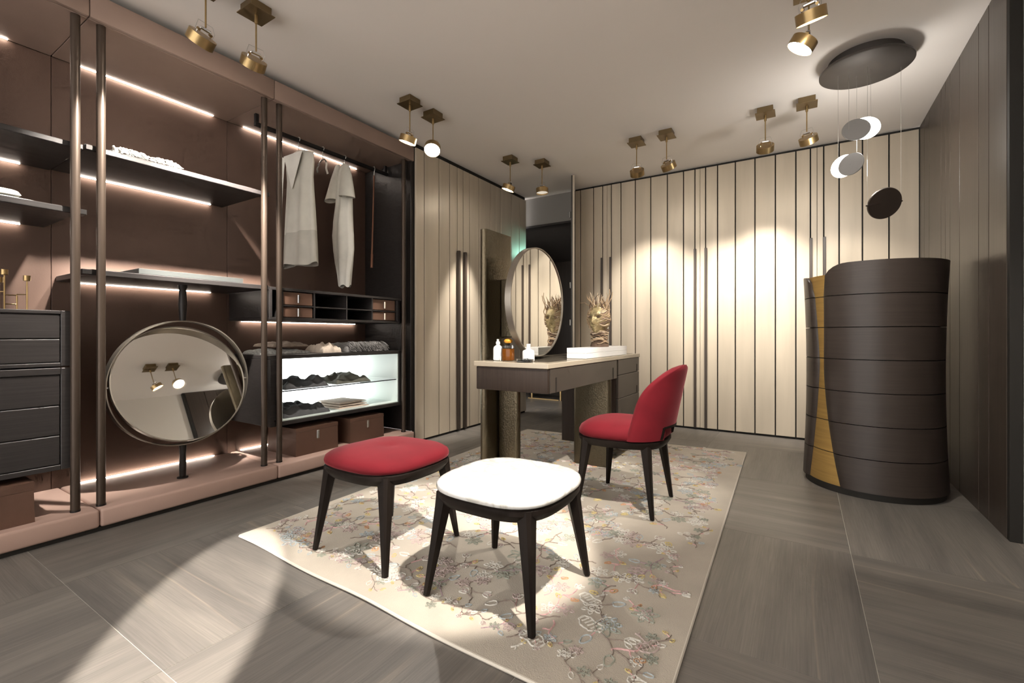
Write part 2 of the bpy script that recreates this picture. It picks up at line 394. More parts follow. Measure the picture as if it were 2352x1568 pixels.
# drawer cabinet on the left
t = thing('drawer_cabinet', 'dark wood drawer cabinet under the brass candle holder', 'cabinet', (-3.38, .3, .335))
for (z0, z1, rows) in ((.845, 1.12, ((.983, 1.10), (.866, .979))), (.335, .838, ((.655, .803), (.508, .651), (.363, .504)))):
    boxo('carcass', (XB + .003, -.35, z0), (-3.112, .752, z1), 'dark_oak', t, .003)
    boxo('frame_stile', (-3.112, .736, z0), (-3.095, .772, z1), 'dark_oak', t, .003)
    boxo('frame_rail', (-3.112, -.35, max(r[1] for r in rows) + .003), (-3.095, .7355, z1), 'dark_oak', t, .002)
    boxo('frame_rail', (-3.112, -.35, z0), (-3.095, .7355, min(r[0] for r in rows) - .003), 'dark_oak', t, .002)
    for r in rows:
        boxo('drawer', (-3.1115, -.35, r[0]), (-3.099, .733, r[1]), 'dark_oak', t, .003)
# mirror pivoting in a ring
def pivot_mirror():
    cx, cy, cz, Rr = -3.25, 1.327, .705, .383
    t = thing('pivot_mirror', 'round tilting mirror in a dark hoop on a floor-to-shelf post', 'mirror', (cx, cy, .115))
    n = 72
    def ring(r, x): return [(x, cy + r * math.cos(2 * PI * k / n), cz + r * math.sin(2 * PI * k / n)) for k in range(n)]
    B().ring_loft([ring(Rr, cx - .028), ring(Rr, cx + .028), ring(Rr - .006, cx + .028), ring(Rr - .006, cx - .028), ring(Rr, cx - .028)], True, False).build('hoop', 'mirror_frame', t)
    post = B(); post.lathe([(.030, .1155), (.030, .122), (.017, .124), (.019, .19), (.017, .26), (.021, cz - Rr + .001)], (cx, cy, 0), 20); post.build('lower_post', 'black_metal', t)
    B().lathe([(.017, cz + Rr), (.023, 1.19), (.018, 1.28), (.026, 1.295), (.026, 1.309)], (cx, cy, 0), 20).build('upper_post', 'black_metal', t)
    tilt = R(17); u = Vector((-math.sin(tilt), 0, math.cos(tilt))); nn = Vector((math.cos(tilt), 0, math.sin(tilt))); c = Vector((cx + .006, cy, cz))
    rm = .362
    def disc(r, h): return [c + nn * h + r * (math.cos(2 * PI * k / n) * Vector((0, 1, 0)) + math.sin(2 * PI * k / n) * u) for k in range(n)]
    B().ring_loft([disc(rm - .004, .0), disc(rm - .004, .0095)]).build('mirror_glass', 'mirror', t)
    B().ring_loft([disc(rm, -.012), disc(rm, .013), disc(rm - .0065, .013), disc(rm - .0065, -.001)], True, False).ring_loft([disc(rm - .001, -.012), disc(rm - .001, -.002)]).build('mirror_rim', 'mirror_frame', t)
    for s_ in (-1, 1):
        B().lathe([(.006, 0), (.006, .030)], (cx, cy + s_ * (rm - .006) if s_ > 0 else cy - rm - .024, cz), 10, axis=(0, 1, 0)).build('pivot_pin', 'chrome', t)
pivot_mirror()

# pigeonhole unit
t = thing('pigeonhole_unit', 'dark wall unit of eight pigeonholes under the hanging clothes', 'shelving unit', (-3.38, 2.4, 1.105))
P0, P1, PZ = 1.80, 3.02, (1.105, 1.125, 1.205, 1.215, 1.315, 1.335)
boxo('top_board', (XB + .003, P0, PZ[4]), (-3.115, P1 + .06, PZ[5]), 'dark_oak', t)
boxo('bottom_board', (XB + .003, P0, PZ[0]), (-3.115, P1, PZ[1]), 'dark_oak', t)
boxo('middle_board', (XB + .003, 1.905, PZ[2]), (-3.125, 2.985, PZ[3]), 'dark_oak', t)
boxo('back_board', (XB + .003, P0 + .02, PZ[1]), (XB + .015, P1, PZ[4]), 'dark_recess', t)
boxo('side_board', (XB + .003, P0, PZ[1]), (-3.115, P0 + .02, PZ[4]), 'dark_oak', t)
boxo('side_board', (XB + .016, 1.885, PZ[1]), (-3.12, 1.905, PZ[4]), 'dark_oak', t)
boxo('side_board', (XB + .016, 2.985, PZ[1]), (-3.115, P1, PZ[4]), 'dark_oak', t)
for y in (2.155, 2.447, 2.71): boxo('divider', (XB + .016, y - .006, PZ[1]), (-3.125, y + .006, PZ[4]), 'dark_oak', t, .001)
boxo('light_strip', (XB + .012, 1.885, PZ[0] - .0045), (XB + .021, 2.945, PZ[0] - .0005), 'led', t, 0)
for (ya, yb) in ((1.907, 2.147), (2.718, 2.983)):
    for (za, zb) in ((PZ[1] + .003, PZ[2] - .003), (PZ[3] + .003, PZ[4] - .003)):
        o = boxo('leather_drawer', (-3.6, ya + .002, za), (-3.135, yb - .002, zb), 'leather_drawer', t, .004)
        ym = (ya + yb) / 2
        boxo('pull_tab', (-3.1345, ym - .008, (za + zb) / 2 - .032), (-3.125, ym + .008, (za + zb) / 2 + .03), 'chrome', o, .002)
# illuminated display case
t = thing('display_case', 'backlit glass display case of dark wood above the leather boxes', 'display case', (-3.38, 2.4, .36))
boxo('top_board', (XB + .003, 1.80, .83), (-3.105, 3.05, .858), 'dark_oak', t)
boxo('side_panel', (XB + .003, 1.80, .36), (-3.105, 1.885, .8295), 'dark_oak', t)
boxo('side_panel', (XB + .003, 3.0, .36), (-3.105, 3.05, .8295), 'dark_oak', t)
boxo('bottom_board', (XB + .003, 1.8855, .36), (-3.105, 2.9995, .388), 'dark_oak', t)
boxo('light_panel', (XB + .004, 1.886, .3885), (XB + .03, 2.996, .8295), 'lightbox', t, 0)
boxo('glass_liner', (XB + .031, 2.990, .3885), (-3.115, 2.9985, .8295), 'milky', t, .001)
boxo('glass_liner', (XB + .031, 1.8865, .3885), (-3.115, 1.894, .8295), 'milky', t, .001)
boxo('glass_floor', (XB + .031, 1.8945, .3885), (-3.115, 2.9895, .396), 'milky', t, .001)
boxo('glass_shelf', (XB + .031, 1.8945, .592), (-3.13, 2.9895, .600), 'glass', t, .001)
for y in (1.83, 3.025): B().lathe([(.006, 0), (.006, .0035)], (-3.105, y, .40), 10, axis=(1, 0, 0)).build('fixing_pin', 'chrome', t)
# leather boxes
def leather_box(name, y0, y1, label, x1=-3.10, depth=.36, h=.2, lid=False, tab=True):
    z0 = .116
    t = thing(name, label, 'box', ((x1 - depth / 2), (y0 + y1) / 2, z0), 'leather boxes on the plinth')
    def sec(z, e): return [(x1 - depth, y0 + e, z), (x1 - e * .2, y0 + e, z), (x1 - e * .2, y1 - e, z), (x1 - depth, y1 - e, z)]
    zl = z0 + h * (.8 if lid else .86)
    B().ring_loft([sec(z0, .0), sec(zl - .001, .004)]).build('body', 'leather_box', t, ang=20)
    B().ring_loft([sec(zl, .001), sec(z0 + h, .002)]).build('lid', 'leather_box', t, ang=20)
    if tab:
        ym = (y0 + y1) / 2
        boxo('pull_tab', (x1 - .0005, ym - .010, z0 + h * .52), (x1 + .006, ym + .010, z0 + h * .83), 'chrome', t, .002)
leather_box('leather_box', 1.985, 2.345, 'brown leather box on the plinth nearest the wardrobe pole pair')
leather_box('leather_box', 2.46, 2.815, 'brown leather box on the plinth nearest the beige plank wall')
leather_box('leather_box', .10, .64, 'large brown leather lidded box under the drawer cabinet', x1=-3.07, h=.19, lid=True, tab=False)

# ------------------------------------------------------------------ clothes and things in the wardrobe
XR, ZR = -3.35, 2.515
t = thing('hanging_rail', 'black square hanging rail under the wardrobe soffit', 'rail', (XR, 2.43, ZR))
boxo('bar', (XR - .012, 1.825, ZR), (XR + .012, 3.086, ZR + .028), 'black_metal', t, .002)
for y in (1.838, 3.06): boxo('bracket', (XR - .012, y - .012, ZR + .0285), (XR + .012, y + .012, 2.604), 'black_metal', t, .002)

def hook(b, x, y, ztop, zbot, r=.0035):
    pts = [(x, y, zbot)] + [(x, y, ztop - .03)] + [(x + .018 * math.cos(a) - .018 * 0, y, ztop - .03 + .018 + .018 * math.sin(a)) for a in [R(v) for v in (-120, -60, 0, 45, 90, 135, 180)]]
    b.tube(pts, r, 6)
def dress():
    t = thing('hanging_dress', 'pale grey sleeveless dress on a hanger behind the pole pair', 'dress', (XR, 2.16, ZR))
    y = 2.17
    b = B(); hook(b, XR, y, ZR + .034, 2.44); b.build('hanger_hook', 'wire', t)
    B().tube([(XR - .17, y, 2.40), (XR - .06, y, 2.435), (XR, y, 2.445), (XR + .06, y, 2.435), (XR + .17, y, 2.40)], [.007, .009, .01, .009, .007], 8).build('hanger', 'cloth_cream', t)
    secs = [(2.435, .05, .012), (2.425, .10, .018), (2.40, .165, .022), (2.33, .172, .03), (2.22, .155, .038), (2.1, .16, .045), (1.95, .175, .05), (1.8, .19, .052), (1.66, .203, .055), (1.545, .21, .058)]
    def ringf(z, hw, hd, i):
        out = []
        for k in range(64):
            a = 2 * PI * k / 64; c, s_ = math.cos(a), math.sin(a)
            f = 1 + .16 * min(1, i / 5) * math.sin(7 * a + .4 * i) * abs(s_)
            out.append((XR + .02 + hw * (abs(c) ** .8) * (1 if c >= 0 else -1), y + hd * s_ * f + .006 * math.sin(9 * c + i * .25), z + (.012 * math.cos(3 * a) if i == len(secs) - 1 else 0)))
        return out
    up = [ringf(*s_, i) for i, s_ in enumerate(secs)]
    B().ring_loft(up[:8], True, False).build('dress_body', 'cloth_grey', t, ang=80)
    B().ring_loft(up[7:], True, False).build('sheer_hem', 'cloth_sheer', t, ang=80)
    # side nearest the light painted as a pale strip; then the V neck
    B().grid(4, 24, lambda u, v: (XR + .02 - .205 + .03 * u - .05 * (1 - v) ** 3 * -1, y - .058 - .01 * math.sin(5 * u), 2.40 - .86 * v), .003).build('lit_edge_strip', 'cloth_white', t, ang=80)
    B().grid(10, 10, lambda u, v: (XR + .0 + (u - .5) * .24 * (1 - v), y - .048 - .008 * v, 2.41 - .28 * v), .003).build('neck_panel', 'cloth_white', t, ang=80)
dress()
def blouse():
    t = thing('hanging_blouse', 'long white blouse hanging narrow beside the dark side panel', 'blouse', (XR, 2.6, ZR))
    y = 2.60; x0 = XR
    b = B(); hook(b, x0, y, ZR + .034, 2.46); b.build('hanger_hook', 'wire', t)
    secs = [(2.47, .03, .02, 0), (2.44, .06, .03, .0), (2.40, .065, .04, .0), (2.28, .075, .05, -.005), (2.12, .085, .055, -.01), (1.98, .10, .06, -.02), (1.86, .115, .06, -.02), (1.74, .115, .055, -.01), (1.62, .095, .05, -.005), (1.52, .075, .045, .0), (1.42, .065, .04, .0)]
    rings = []
    for i, (z, hw, hd, off) in enumerate(secs):
        rings.append([(x0 + off + hw * math.cos(a) * (1 + .05 * math.sin(5 * a + i)), y + hd * math.sin(a) * (1 + .18 * math.sin(6 * a + i * .5)), z + (.012 * math.sin(4 * a) if i == len(secs) - 1 else 0)) for a in [2 * PI * k / 48 for k in range(48)]])
    B().ring_loft(rings, True, False).build('body', 'cloth_white', t, ang=80)
    # cap sleeve and open armhole
    sl = [(2.46, .035, .02), (2.36, .06, .035), (2.25, .075, .045), (2.16, .085, .05)]
    B().ring_loft([[(x0 + .055 + .02 * i + hw * math.cos(a), y - .03 - .012 * i + hd * math.sin(a), z - .015 * math.cos(a)) for a in [2 * PI * k / 32 for k in range(32)]] for i, (z, hw, hd) in enumerate(sl)], True, False).build('sleeve', 'cloth_grey', t, ang=80)
    B().ring_loft([[(x0 - .055 - .015 * i + .6 * hw * math.cos(a), y - .03 - .012 * i + hd * math.sin(a), z + .01 * math.cos(a)) for a in [2 * PI * k / 32 for k in range(32)]] for i, (z, hw, hd) in enumerate(sl)], True, False).build('sleeve', 'cloth_white', t, ang=80)
blouse()
def clip_hanger():
    y = 2.385
    t = thing('clip_hanger', 'small bare wire hanger with a ribbon between dress and blouse', 'hanger', (XR, y, ZR))
    b = B(); hook(b, XR, y, ZR + .034, 2.45); b.build('hook', 'wire', t)
    B().tube([(XR - .05, y, 2.42), (XR - .02, y, 2.445), (XR + .02, y, 2.448), (XR + .05, y, 2.42)], .006, 8).build('arm', 'wire', t)
    B().grid(2, 10, lambda u, v: (XR + .03 + .02 * u + .02 * v, y + .004 * math.sin(8 * v), 2.43 - .11 * v), .003).build('ribbon', 'cloth_white', t)
    B().grid(2, 8, lambda u, v: (XR - .05 + .018 * u - .02 * v, y - .01 + .004 * math.sin(8 * v), 2.42 - .07 * v), .003).build('ribbon', 'cloth_silver', t)
clip_hanger()
def pull_rod():
    t = thing('pull_rod', 'brown leather-wrapped pull rod hooked on the hanging rail', 'rod', (XR, 2.9, ZR))
    a = Vector((XR + .01, 2.915, 2.47)); c = Vector((XR + .11, 2.80, 1.60)); m_ = a.lerp(c, .86)
    B().tube([a, m_], [.006, .007], 10).build('shaft', 'brown_leather_rod', t)
    B().tube([m_, c], [.0105, .0115], 10).build('grip', 'brown_leather_rod', t)
    b = B(); b.tube([(XR + .01, 2.915, 2.47), (XR + .012, 2.915, 2.50), (XR + .022, 2.915, 2.53), (XR + .014, 2.915, 2.553), (XR - .004, 2.915, 2.551)], .004, 6); b.build('hook', 'wire', t)
pull_rod()

def heap(name, cx, cy, z, lx, ly, h, m, label, cat, seed, ridges=1.0, fringe=None, group=None, rot=0.0, layers=1, nu=44, nv=34):
    """a loosely folded piece of cloth: closed height field with folds, a flat underside and an irregular outline"""
    rnd = random.Random(seed); o_ = Vector((rnd.random() * 50, rnd.random() * 50, rnd.random() * 50)); cr, sr = math.cos(rot), math.sin(rot)
    t = thing(name, label, cat, (cx, cy, z), group)
    def P(x, y, zz): return (cx + cr * x - sr * y, cy + sr * x + cr * y, z + zz)
    for l in range(layers):
        k = 1 - .05 * l; zb = h * l / layers; hh = h / layers
        b = B(); top = []; bot = []
        for i in range(nu + 1):
            rt_, rb = [], []
            for j in range(nv + 1):
                u, v = i / nu * 2 - 1, j / nv * 2 - 1
                e = (abs(u) ** 5 + abs(v) ** 5) ** .2; wob = 1 + .07 * noise.noise(o_ + Vector((u * 1.5, v * 1.5, l))) 
                x, y = u * lx / 2 * k * wob, v * ly / 2 * k * wob
                ed = max(0, 1 - max(abs(u), abs(v)) ** 6) ** .5
                r = noise.noise(o_ + Vector((u * 1.6 + v * .5, v * 2.2 - u * .6, l * 3))); r2 = 1 - abs(noise.noise(o_ + Vector((u * 2.4, v * 3.4, l * 5)))) * 2
                zz = zb + hh * ed * max(.12, .60 + ridges * (.42 * r + .16 * (r2 - .5))) + .002
                rt_.append(b.bm.verts.new(P(x, y, zz))); rb.append(b.bm.verts.new(P(x, y, zb + .0005 + .0005 * l)))
            top.append(rt_); bot.append(rb)
        F = b.bm.faces.new
        for i in range(nu):
            for j in range(nv):
                F((top[i][j], top[i + 1][j], top[i + 1][j + 1], top[i][j + 1])); F((bot[i][j], bot[i][j + 1], bot[i + 1][j + 1], bot[i + 1][j]))
        for i in range(nu):
            F((top[i][0], bot[i][0], bot[i + 1][0], top[i + 1][0])); F((top[i][nv], top[i + 1][nv], bot[i + 1][nv], bot[i][nv]))
        for j in range(nv):
            F((top[0][j], top[0][j + 1], bot[0][j + 1], bot[0][j])); F((top[nu][j], bot[nu][j], bot[nu][j + 1], top[nu][j + 1]))
        b.build('fold', m, t, ang=80)
    if fringe:
        b = B()
        for q in range(fringe):
            v = rnd.random() * 2 - 1; side = 1
            x, y = lx / 2 * .9, v * ly / 2 * .92
            L_ = .03 + .03 * rnd.random(); zz = h * (.05 + .55 * rnd.random())
            b.tube([P(x - .02, y, zz + .015), P(x + .01, y + .006 * rnd.uniform(-1, 1), zz + .01), P(x + L_, y + .012 * rnd.uniform(-1, 1), max(.004, zz - .02))], [.004, .0035, .002], 5)
        o = b.build('fringe', m, t); o['kind'] = 'stuff'
    return t
heap('lace_cloth', -3.33, 1.11, 1.9805, .40, .33, .055, 'cloth_white', 'white lace cloth heaped on the upper shelf', 'cloth', 3, 1.6, fringe=90)
heap('folded_towel', -3.36, .50, 1.6425, .42, .34, .03, 'cloth_white', 'lower of the two folded white towels at the picture\'s left edge', 'towel', 11, .15, group='white towels')
heap('folded_towel', -3.38, .47, 1.6735, .36, .30, .055, 'cloth_white', 'thick folded white towel on top of the flat one', 'towel', 12, .2, group='white towels', layers=1)
heap('folded_shawl', -3.42, 2.04, .8585, .30, .38, .048, 'cloth_silver', 'silver grey shawl lying along the top of the display case', 'shawl', 21, .9)
heap('folded_scarf', -3.42, 2.07, .911, .26, .30, .045, 'cloth_taupe', 'rumpled taupe scarf on the silver shawl, display case top', 'scarf', 22, 1.3)
heap('folded_scarf', -3.28, 2.34, .859, .24, .17, .085, 'cloth_cream', 'cream patterned scarf slumped beside the grey cushion', 'scarf', 23, 1.1)
def cushion():
    t = heap('fringed_cushion', -3.36, 2.70, .8585, .40, .44, .12, 'cloth_fur', 'grey fringed cushion on top of the display case', 'cushion', 24, .25, fringe=220)
cushion()
heap('folded_shirt', -3.34, 2.12, .6005, .36, .36, .085, 'cloth_charcoal', 'charcoal garment on the glass shelf nearest the pole pair', 'garment', 31, 1.7)
heap('folded_shirt', -3.34, 2.56, .6005, .34, .34, .075, 'cloth_olive', 'olive grey garment on the glass shelf farther right', 'garment', 34, 1.8)
heap('folded_shirt', -3.34, 2.12, .3965, .36, .38, .085, 'cloth_charcoal', 'dark grey garment on the bottom of the lit display case', 'garment', 36, 1.6)
heap('folded_linen', -3.34, 2.56, .3965, .34, .30, .055, 'cloth_cream', 'neat stack of cream linen in the lit display case', 'linen', 37, .25, layers=3)
def tray():
    t = thing('shelf_tray', 'flat grey tray with silver trinkets on the shelf above the round mirror', 'tray', (-3.33, 1.35, 1.3405))
    boxo('base', (-3.50, 1.07, 1.3405), (-3.15, 1.64, 1.345), 'tray', t, .001)
    for lo, hi in (((-3.50, 1.07, 1.3452), (-3.49, 1.64, 1.375)), ((-3.16, 1.07, 1.3452), (-3.15, 1.64, 1.375)), ((-3.489, 1.07, 1.3452), (-3.161, 1.08, 1.375)), ((-3.489, 1.63, 1.3452), (-3.161, 1.64, 1.375))):
        boxo('rim', lo, hi, 'tray', t, .001)
    for y in (1.16, 1.30, 1.45, 1.56):
        B().lathe([(.02, 1.3455), (.026, 1.36), (.024, 1.378), (.012, 1.386)], (-3.30, y, 0), 16).build('trinket', 'chrome', t)
tray()
def candelabra():
    t = thing('candle_holder', 'brass multi-arm candle holder on the dark drawer cabinet', 'candle holder', (-3.35, .56, 1.1205))
    posts = [(-3.33, .665, 1.275), (-3.36, .592, 1.300), (-3.38, .578, 1.262), (-3.40, .50, 1.30), (-3.30, .53, 1.25), (-3.36, .635, 1.20)]
    for i, (x, y, z) in enumerate(posts):
        B().lathe([(.0035, 1.121), (.0035, z)], (x, y, 0), 8).build('stem', 'brass', t)
        if i < 5: B().lathe([(.006, z - .002), (.0135, z), (.0135, z + .026), (.0115, z + .026), (.0115, z + .004)], (x, y, 0), 18).build('cup', 'brass', t)
    for i, j, z in ((0, 5, 1.205), (5, 1, 1.20), (5, 1, 1.155), (1, 2, 1.215), (2, 3, 1.20), (3, 4, 1.18), (2, 4, 1.16)):
        a, c = posts[i], posts[j]; B().tube([(a[0], a[1], z), (c[0], c[1], z)], .0028, 6).build('cross_bar', 'brass', t)
candelabra()

# ------------------------------------------------------------------ rug with tufted flowers
RC = [Vector((-2.345, 1.205)), Vector((-.305, 1.125)), Vector((-.40, 4.325)), Vector((-2.43, 4.165))]
def rq(u, v):
    return (RC[0] * (1 - u) + RC[1] * u) * (1 - v) + (RC[3] * (1 - u) + RC[2] * u) * v
RZ = .014
RS = .0186        # top of the tufts: what stands on the rug starts here
rug = thing('floral_rug', 'beige wool rug with tufted pastel flowers under the desk and stools', 'rug', (-1.37, 2.7, .0005))
def rugpt(u, v, z):
    p = rq(u, v); w = .004 * math.sin(u * 17) * max(0, 1 - v * 12) + .004 * math.sin(v * 40) * max(0, abs(u - .5) * 12 - 5)
    zz = z + .002 * max(0, math.sin(u * 15 + 1)) * max(0, 1 - v * 14)
    return (p.x, p.y + w, zz)
b = B(); n1, n2 = 60, 60
T = [[b.bm.verts.new(rugpt(i / n1, j / n2, RZ)) for j in range(n2 + 1)] for i in range(n1 + 1)]
Bt = [[b.bm.verts.new(rugpt(i / n1, j / n2, .0008)) for j in range(n2 + 1)] for i in range(n1 + 1)]
for i in range(n1):
    for j in range(n2):
        b.bm.faces.new((T[i][j], T[i + 1][j], T[i + 1][j + 1], T[i][j + 1])); b.bm.faces.new((Bt[i][j], Bt[i][j + 1], Bt[i + 1][j + 1], Bt[i + 1][j]))
for i in range(n1):
    b.bm.faces.new((T[i][0], Bt[i][0], Bt[i + 1][0], T[i + 1][0])); b.bm.faces.new((T[i][n2], T[i + 1][n2], Bt[i + 1][n2], Bt[i][n2]))
for j in range(n2):
    b.bm.faces.new((T[0][j], T[0][j + 1], Bt[0][j + 1], Bt[0][j])); b.bm.faces.new((T[n1][j], Bt[n1][j], Bt[n1][j + 1], T[n1][j + 1]))
b.build('pile', 'rug_base', rug)
for e in range(4):
    pts = [{0: rugpt(k / 60, 0, 0.0075), 1: rugpt(1, k / 60, 0.0075), 2: rugpt(1 - k / 60, 1, 0.0075), 3: rugpt(0, 1 - k / 60, 0.0075)}[e] for k in range(61)]
    B().tube(pts, .0068, 6).build('bound_edge', 'rug_edge', rug)
def rope(bm_, pts, w, seed=0, h=.0035, closed=False, mi=0):
    """a raised irregular line of wool on the rug plane (local xy)"""
    rr = random.Random(seed); P = [Vector(p) for p in pts]
    if closed: P = P + [P[0]]
    Q = []
    for a, c in zip(P[:-1], P[1:]):
        k = max(1, int((c - a).length / .008)); Q += [a.lerp(c, i / k) for i in range(k)]
    Q.append(P[-1])
    Q = [q + Vector((rr.uniform(-1, 1), rr.uniform(-1, 1))) * w * .28 for q in Q]
    ring = []
    for i, q in enumerate(Q):
        t_ = (Q[min(i + 1, len(Q) - 1)] - Q[max(i - 1, 0)]); t_ = t_.normalized() if t_.length > 1e-7 else Vector((1, 0)); n_ = Vector((-t_.y, t_.x)); ww = w * rr.uniform(.7, 1.2)
        ring.append([(q.x + n_.x * ww / 2, q.y + n_.y * ww / 2, 0), (q.x + n_.x * ww / 5, q.y + n_.y * ww / 5, h * rr.uniform(.7, 1.1)), (q.x - n_.x * ww / 5, q.y - n_.y * ww / 5, h * rr.uniform(.7, 1.1)), (q.x - n_.x * ww / 2, q.y - n_.y * ww / 2, 0)])
    for r0, r1 in zip(ring[:-1], ring[1:]):
        v0 = [bm_.verts.new(p) for p in r0]; v1 = [bm_.verts.new(p) for p in r1]
        for k in range(3): bm_.faces.new((v0[k], v0[k + 1], v1[k + 1], v1[k])).material_index = mi
def circ(r, n=14, cx=0, cy=0, sq=1.0, ph=0.0): return [(cx + r * math.cos(ph + 2 * PI * k / n), cy + sq * r * math.sin(ph + 2 * PI * k / n)) for k in range(n)]
def leafo(L_, w, cx=0, cy=0, a=0):
    out = []
    for k in range(16):
        t_ = 2 * PI * k / 16; x = L_ / 2 * math.cos(t_); y = w / 2 * math.sin(t_) * (1 - .35 * math.cos(t_))
        out.append((cx + x * math.cos(a) - y * math.sin(a), cy + x * math.sin(a) + y * math.cos(a)))
    return out
def motif(kind, seed):
    b = B(); W_ = .0075
    if kind == 'rosette':
        for k, r in enumerate((.012, .026, .042)): rope(b.bm, circ(r, 9 + 3 * k, sq=.8), W_, seed + k, closed=True)
        for k in range(7):
            a = 2 * PI * k / 7; rope(b.bm, leafo(.03, .02, .055 * math.cos(a), .046 * math.sin(a), a), W_ * .8, seed + 9 + k, closed=True)
    elif kind == 'daisy':
        for k in range(6): a = 2 * PI * k / 6; rope(b.bm, leafo(.055, .028, .042 * math.cos(a), .036 * math.sin(a), a), W_, seed + k, closed=True)
        rope(b.bm, circ(.01, 8), W_, seed, closed=True)
    elif kind == 'tree':
        rope(b.bm, [(-.045, .02), (-.05, .045), (-.02, .075), (.02, .08), (.05, .06), (.055, .03), (.03, .018), (0, .024), (-.03, .014)], W_, seed, closed=True)
        for k in range(5): x = -.035 + k * .017; rope(b.bm, [(x, .028), (x + .004, .062)], W_ * .8, seed + k)
        rope(b.bm, [(0, .02), (.003, -.02), (-.006, -.045)], W_, seed + 7); rope(b.bm, [(.0, -.02), (.014, -.045)], W_, seed + 8)
    elif kind == 'leaf':
        rope(b.bm, leafo(.075, .038), W_, seed, closed=True); rope(b.bm, [(-.03, 0), (.028, .002)], W_ * .7, seed + 1)
    elif kind == 'bud':
        rope(b.bm, leafo(.044, .026), W_, seed, closed=True); rope(b.bm, [(-.012, 0), (.012, .002)], W_ * .8, seed + 1)
    elif kind == 'vine':
        rr = random.Random(seed); p = Vector((-.16, 0)); a = 0; pts = [p.copy()]
        for k in range(9): a += rr.uniform(-.75, .75); a *= .8; p = p + .036 * Vector((math.cos(a), math.sin(a))); pts.append(p.copy())
        rope(b.bm, pts, W_ * 1.0, seed)
        for k in (3, 6): q = pts[k]; s_ = rr.choice((-1, 1)); rope(b.bm, [q, q + Vector((.02, .02 * s_)), q + Vector((.045, .03 * s_))], W_ * .8, seed + k)
    elif kind == 'stem':
        rr = random.Random(seed); pts = [Vector((-.06 + .02 * k, .022 * math.sin(k * .9))) for k in range(7)]; rope(b.bm, pts, W_ * 1.1, seed)
        rope(b.bm, [pts[3], pts[3] + Vector((.012, .03))], W_ * .9, seed + 3)
    elif kind == 'spray':
        rr = random.Random(seed); pts = [Vector((-.12 + .034 * k, .03 * math.sin(k * .8 + seed))) for k in range(8)]; rope(b.bm, pts, W_ * .9, seed)
        for k in range(1, 8):
            s_ = 1 if k % 2 else -1; a = s_ * rr.uniform(.7, 1.3); q = pts[k]
            rope(b.bm, leafo(.05, .026, q.x + .03 * math.cos(a), q.y + .032 * math.sin(a), a), W_ * .8, seed + k, closed=True)
    return b
CM = ['rug_brown', 'rug_pink', 'rug_blue', 'rug_white', 'rug_yellow', 'rug_orange', 'rug_sage', 'rug_mauve', 'rug_rose']
def cluster(seed):
    """one repeat of the pattern: a wandering vine with leaves, blossoms and buds"""
    q = random.Random(seed); b = B(); w = .0062
    a = q.uniform(-.5, .5); p = Vector((-.15, q.uniform(-.06, .06))); pts = [p.copy()]
    for k in range(11): a = a * .75 + q.uniform(-.8, .8); p = p + .028 * Vector((math.cos(a), math.sin(a))); pts.append(p.copy())
    vm = q.choice((0, 0, 1, 7)); rope(b.bm, pts, w, seed, mi=vm)
    for k in (2, 4, 6, 8, 10):
        s_ = 1 if k % 4 else -1; c = pts[k]; a = s_ * q.uniform(.6, 1.4); L_ = q.uniform(.035, .065); e = c + L_ * Vector((math.cos(a), math.sin(a)))
        rope(b.bm, [c, c.lerp(e, .5) + Vector((q.uniform(-.006, .006), 0)), e], w * .8, seed + k, mi=q.choice((vm, 1, 0)))
        t_ = q.random()
        if t_ < .40:
            c2 = e + .024 * Vector((math.cos(a), math.sin(a))); rope(b.bm, leafo(.055, .03, c2.x, c2.y, a), w, seed + 20 + k, closed=True, mi=q.choice((2, 2, 3, 6)))
        elif t_ < .65:
            mi = q.choice((3, 3, 6, 8, 2))
            for r in (.011, .024): rope(b.bm, circ(r, 10, e.x, e.y, .85), w * .9, seed + 30 + k, closed=True, mi=mi)
            for m_ in range(6): an = m_ * PI / 3 + a; rope(b.bm, leafo(.022, .016, e.x + .036 * math.cos(an), e.y + .034 * math.sin(an), an), w * .75, seed + 40 + m_, closed=True, mi=mi)
        elif t_ < .86:
            rope(b.bm, leafo(.038, .021, e.x, e.y, a + .4), w, seed + 50 + k, closed=True, mi=q.choice((4, 5, 4))); rope(b.bm, [e - Vector((.01, 0)), e + Vector((.01, 0))], w * .8, seed, mi=q.choice((4, 5)))
        else:
            for an in (a - .6, a, a + .6): c2 = e + .022 * Vector((math.cos(an), math.sin(an))); rope(b.bm, leafo(.04, .018, c2.x, c2.y, an), w * .8, seed + 60, closed=True, mi=q.choice((3, 8)))
    o = b.build('flower_motif', CM[0], rug, org=(0, 0, 0))
    for m_ in CM[1:]: o.data.materials.append(MATS[m_])
    return o
CL = [cluster(11 + 7 * k) for k in range(12)]
rr = random.Random(5); used = set(); NU, NV = 10, 18
for i in range(NU):
    for j in range(NV):
        u = .075 + .85 * (i + (.5 if j % 2 else 0) + rr.uniform(-.12, .12)) / (NU - .4); v = .045 + .91 * (j + rr.uniform(-.15, .15)) / (NV - 1)
        if not (.09 < u < .915 and .06 < v < .945): continue
        k = rr.randrange(12); p = rq(u, v)
        if k not in used: o = CL[k]; used.add(k)
        else: o = bpy.data.objects.new('flower_motif', CL[k].data); link(o, rug)
        o.location = Vector((p.x, p.y, RZ + .0003)) - Vector(rug.location); o.rotation_euler = (0, 0, rr.uniform(0, 2 * PI)); sc = rr.uniform(.72, .95); o.scale = (sc, sc, 1)
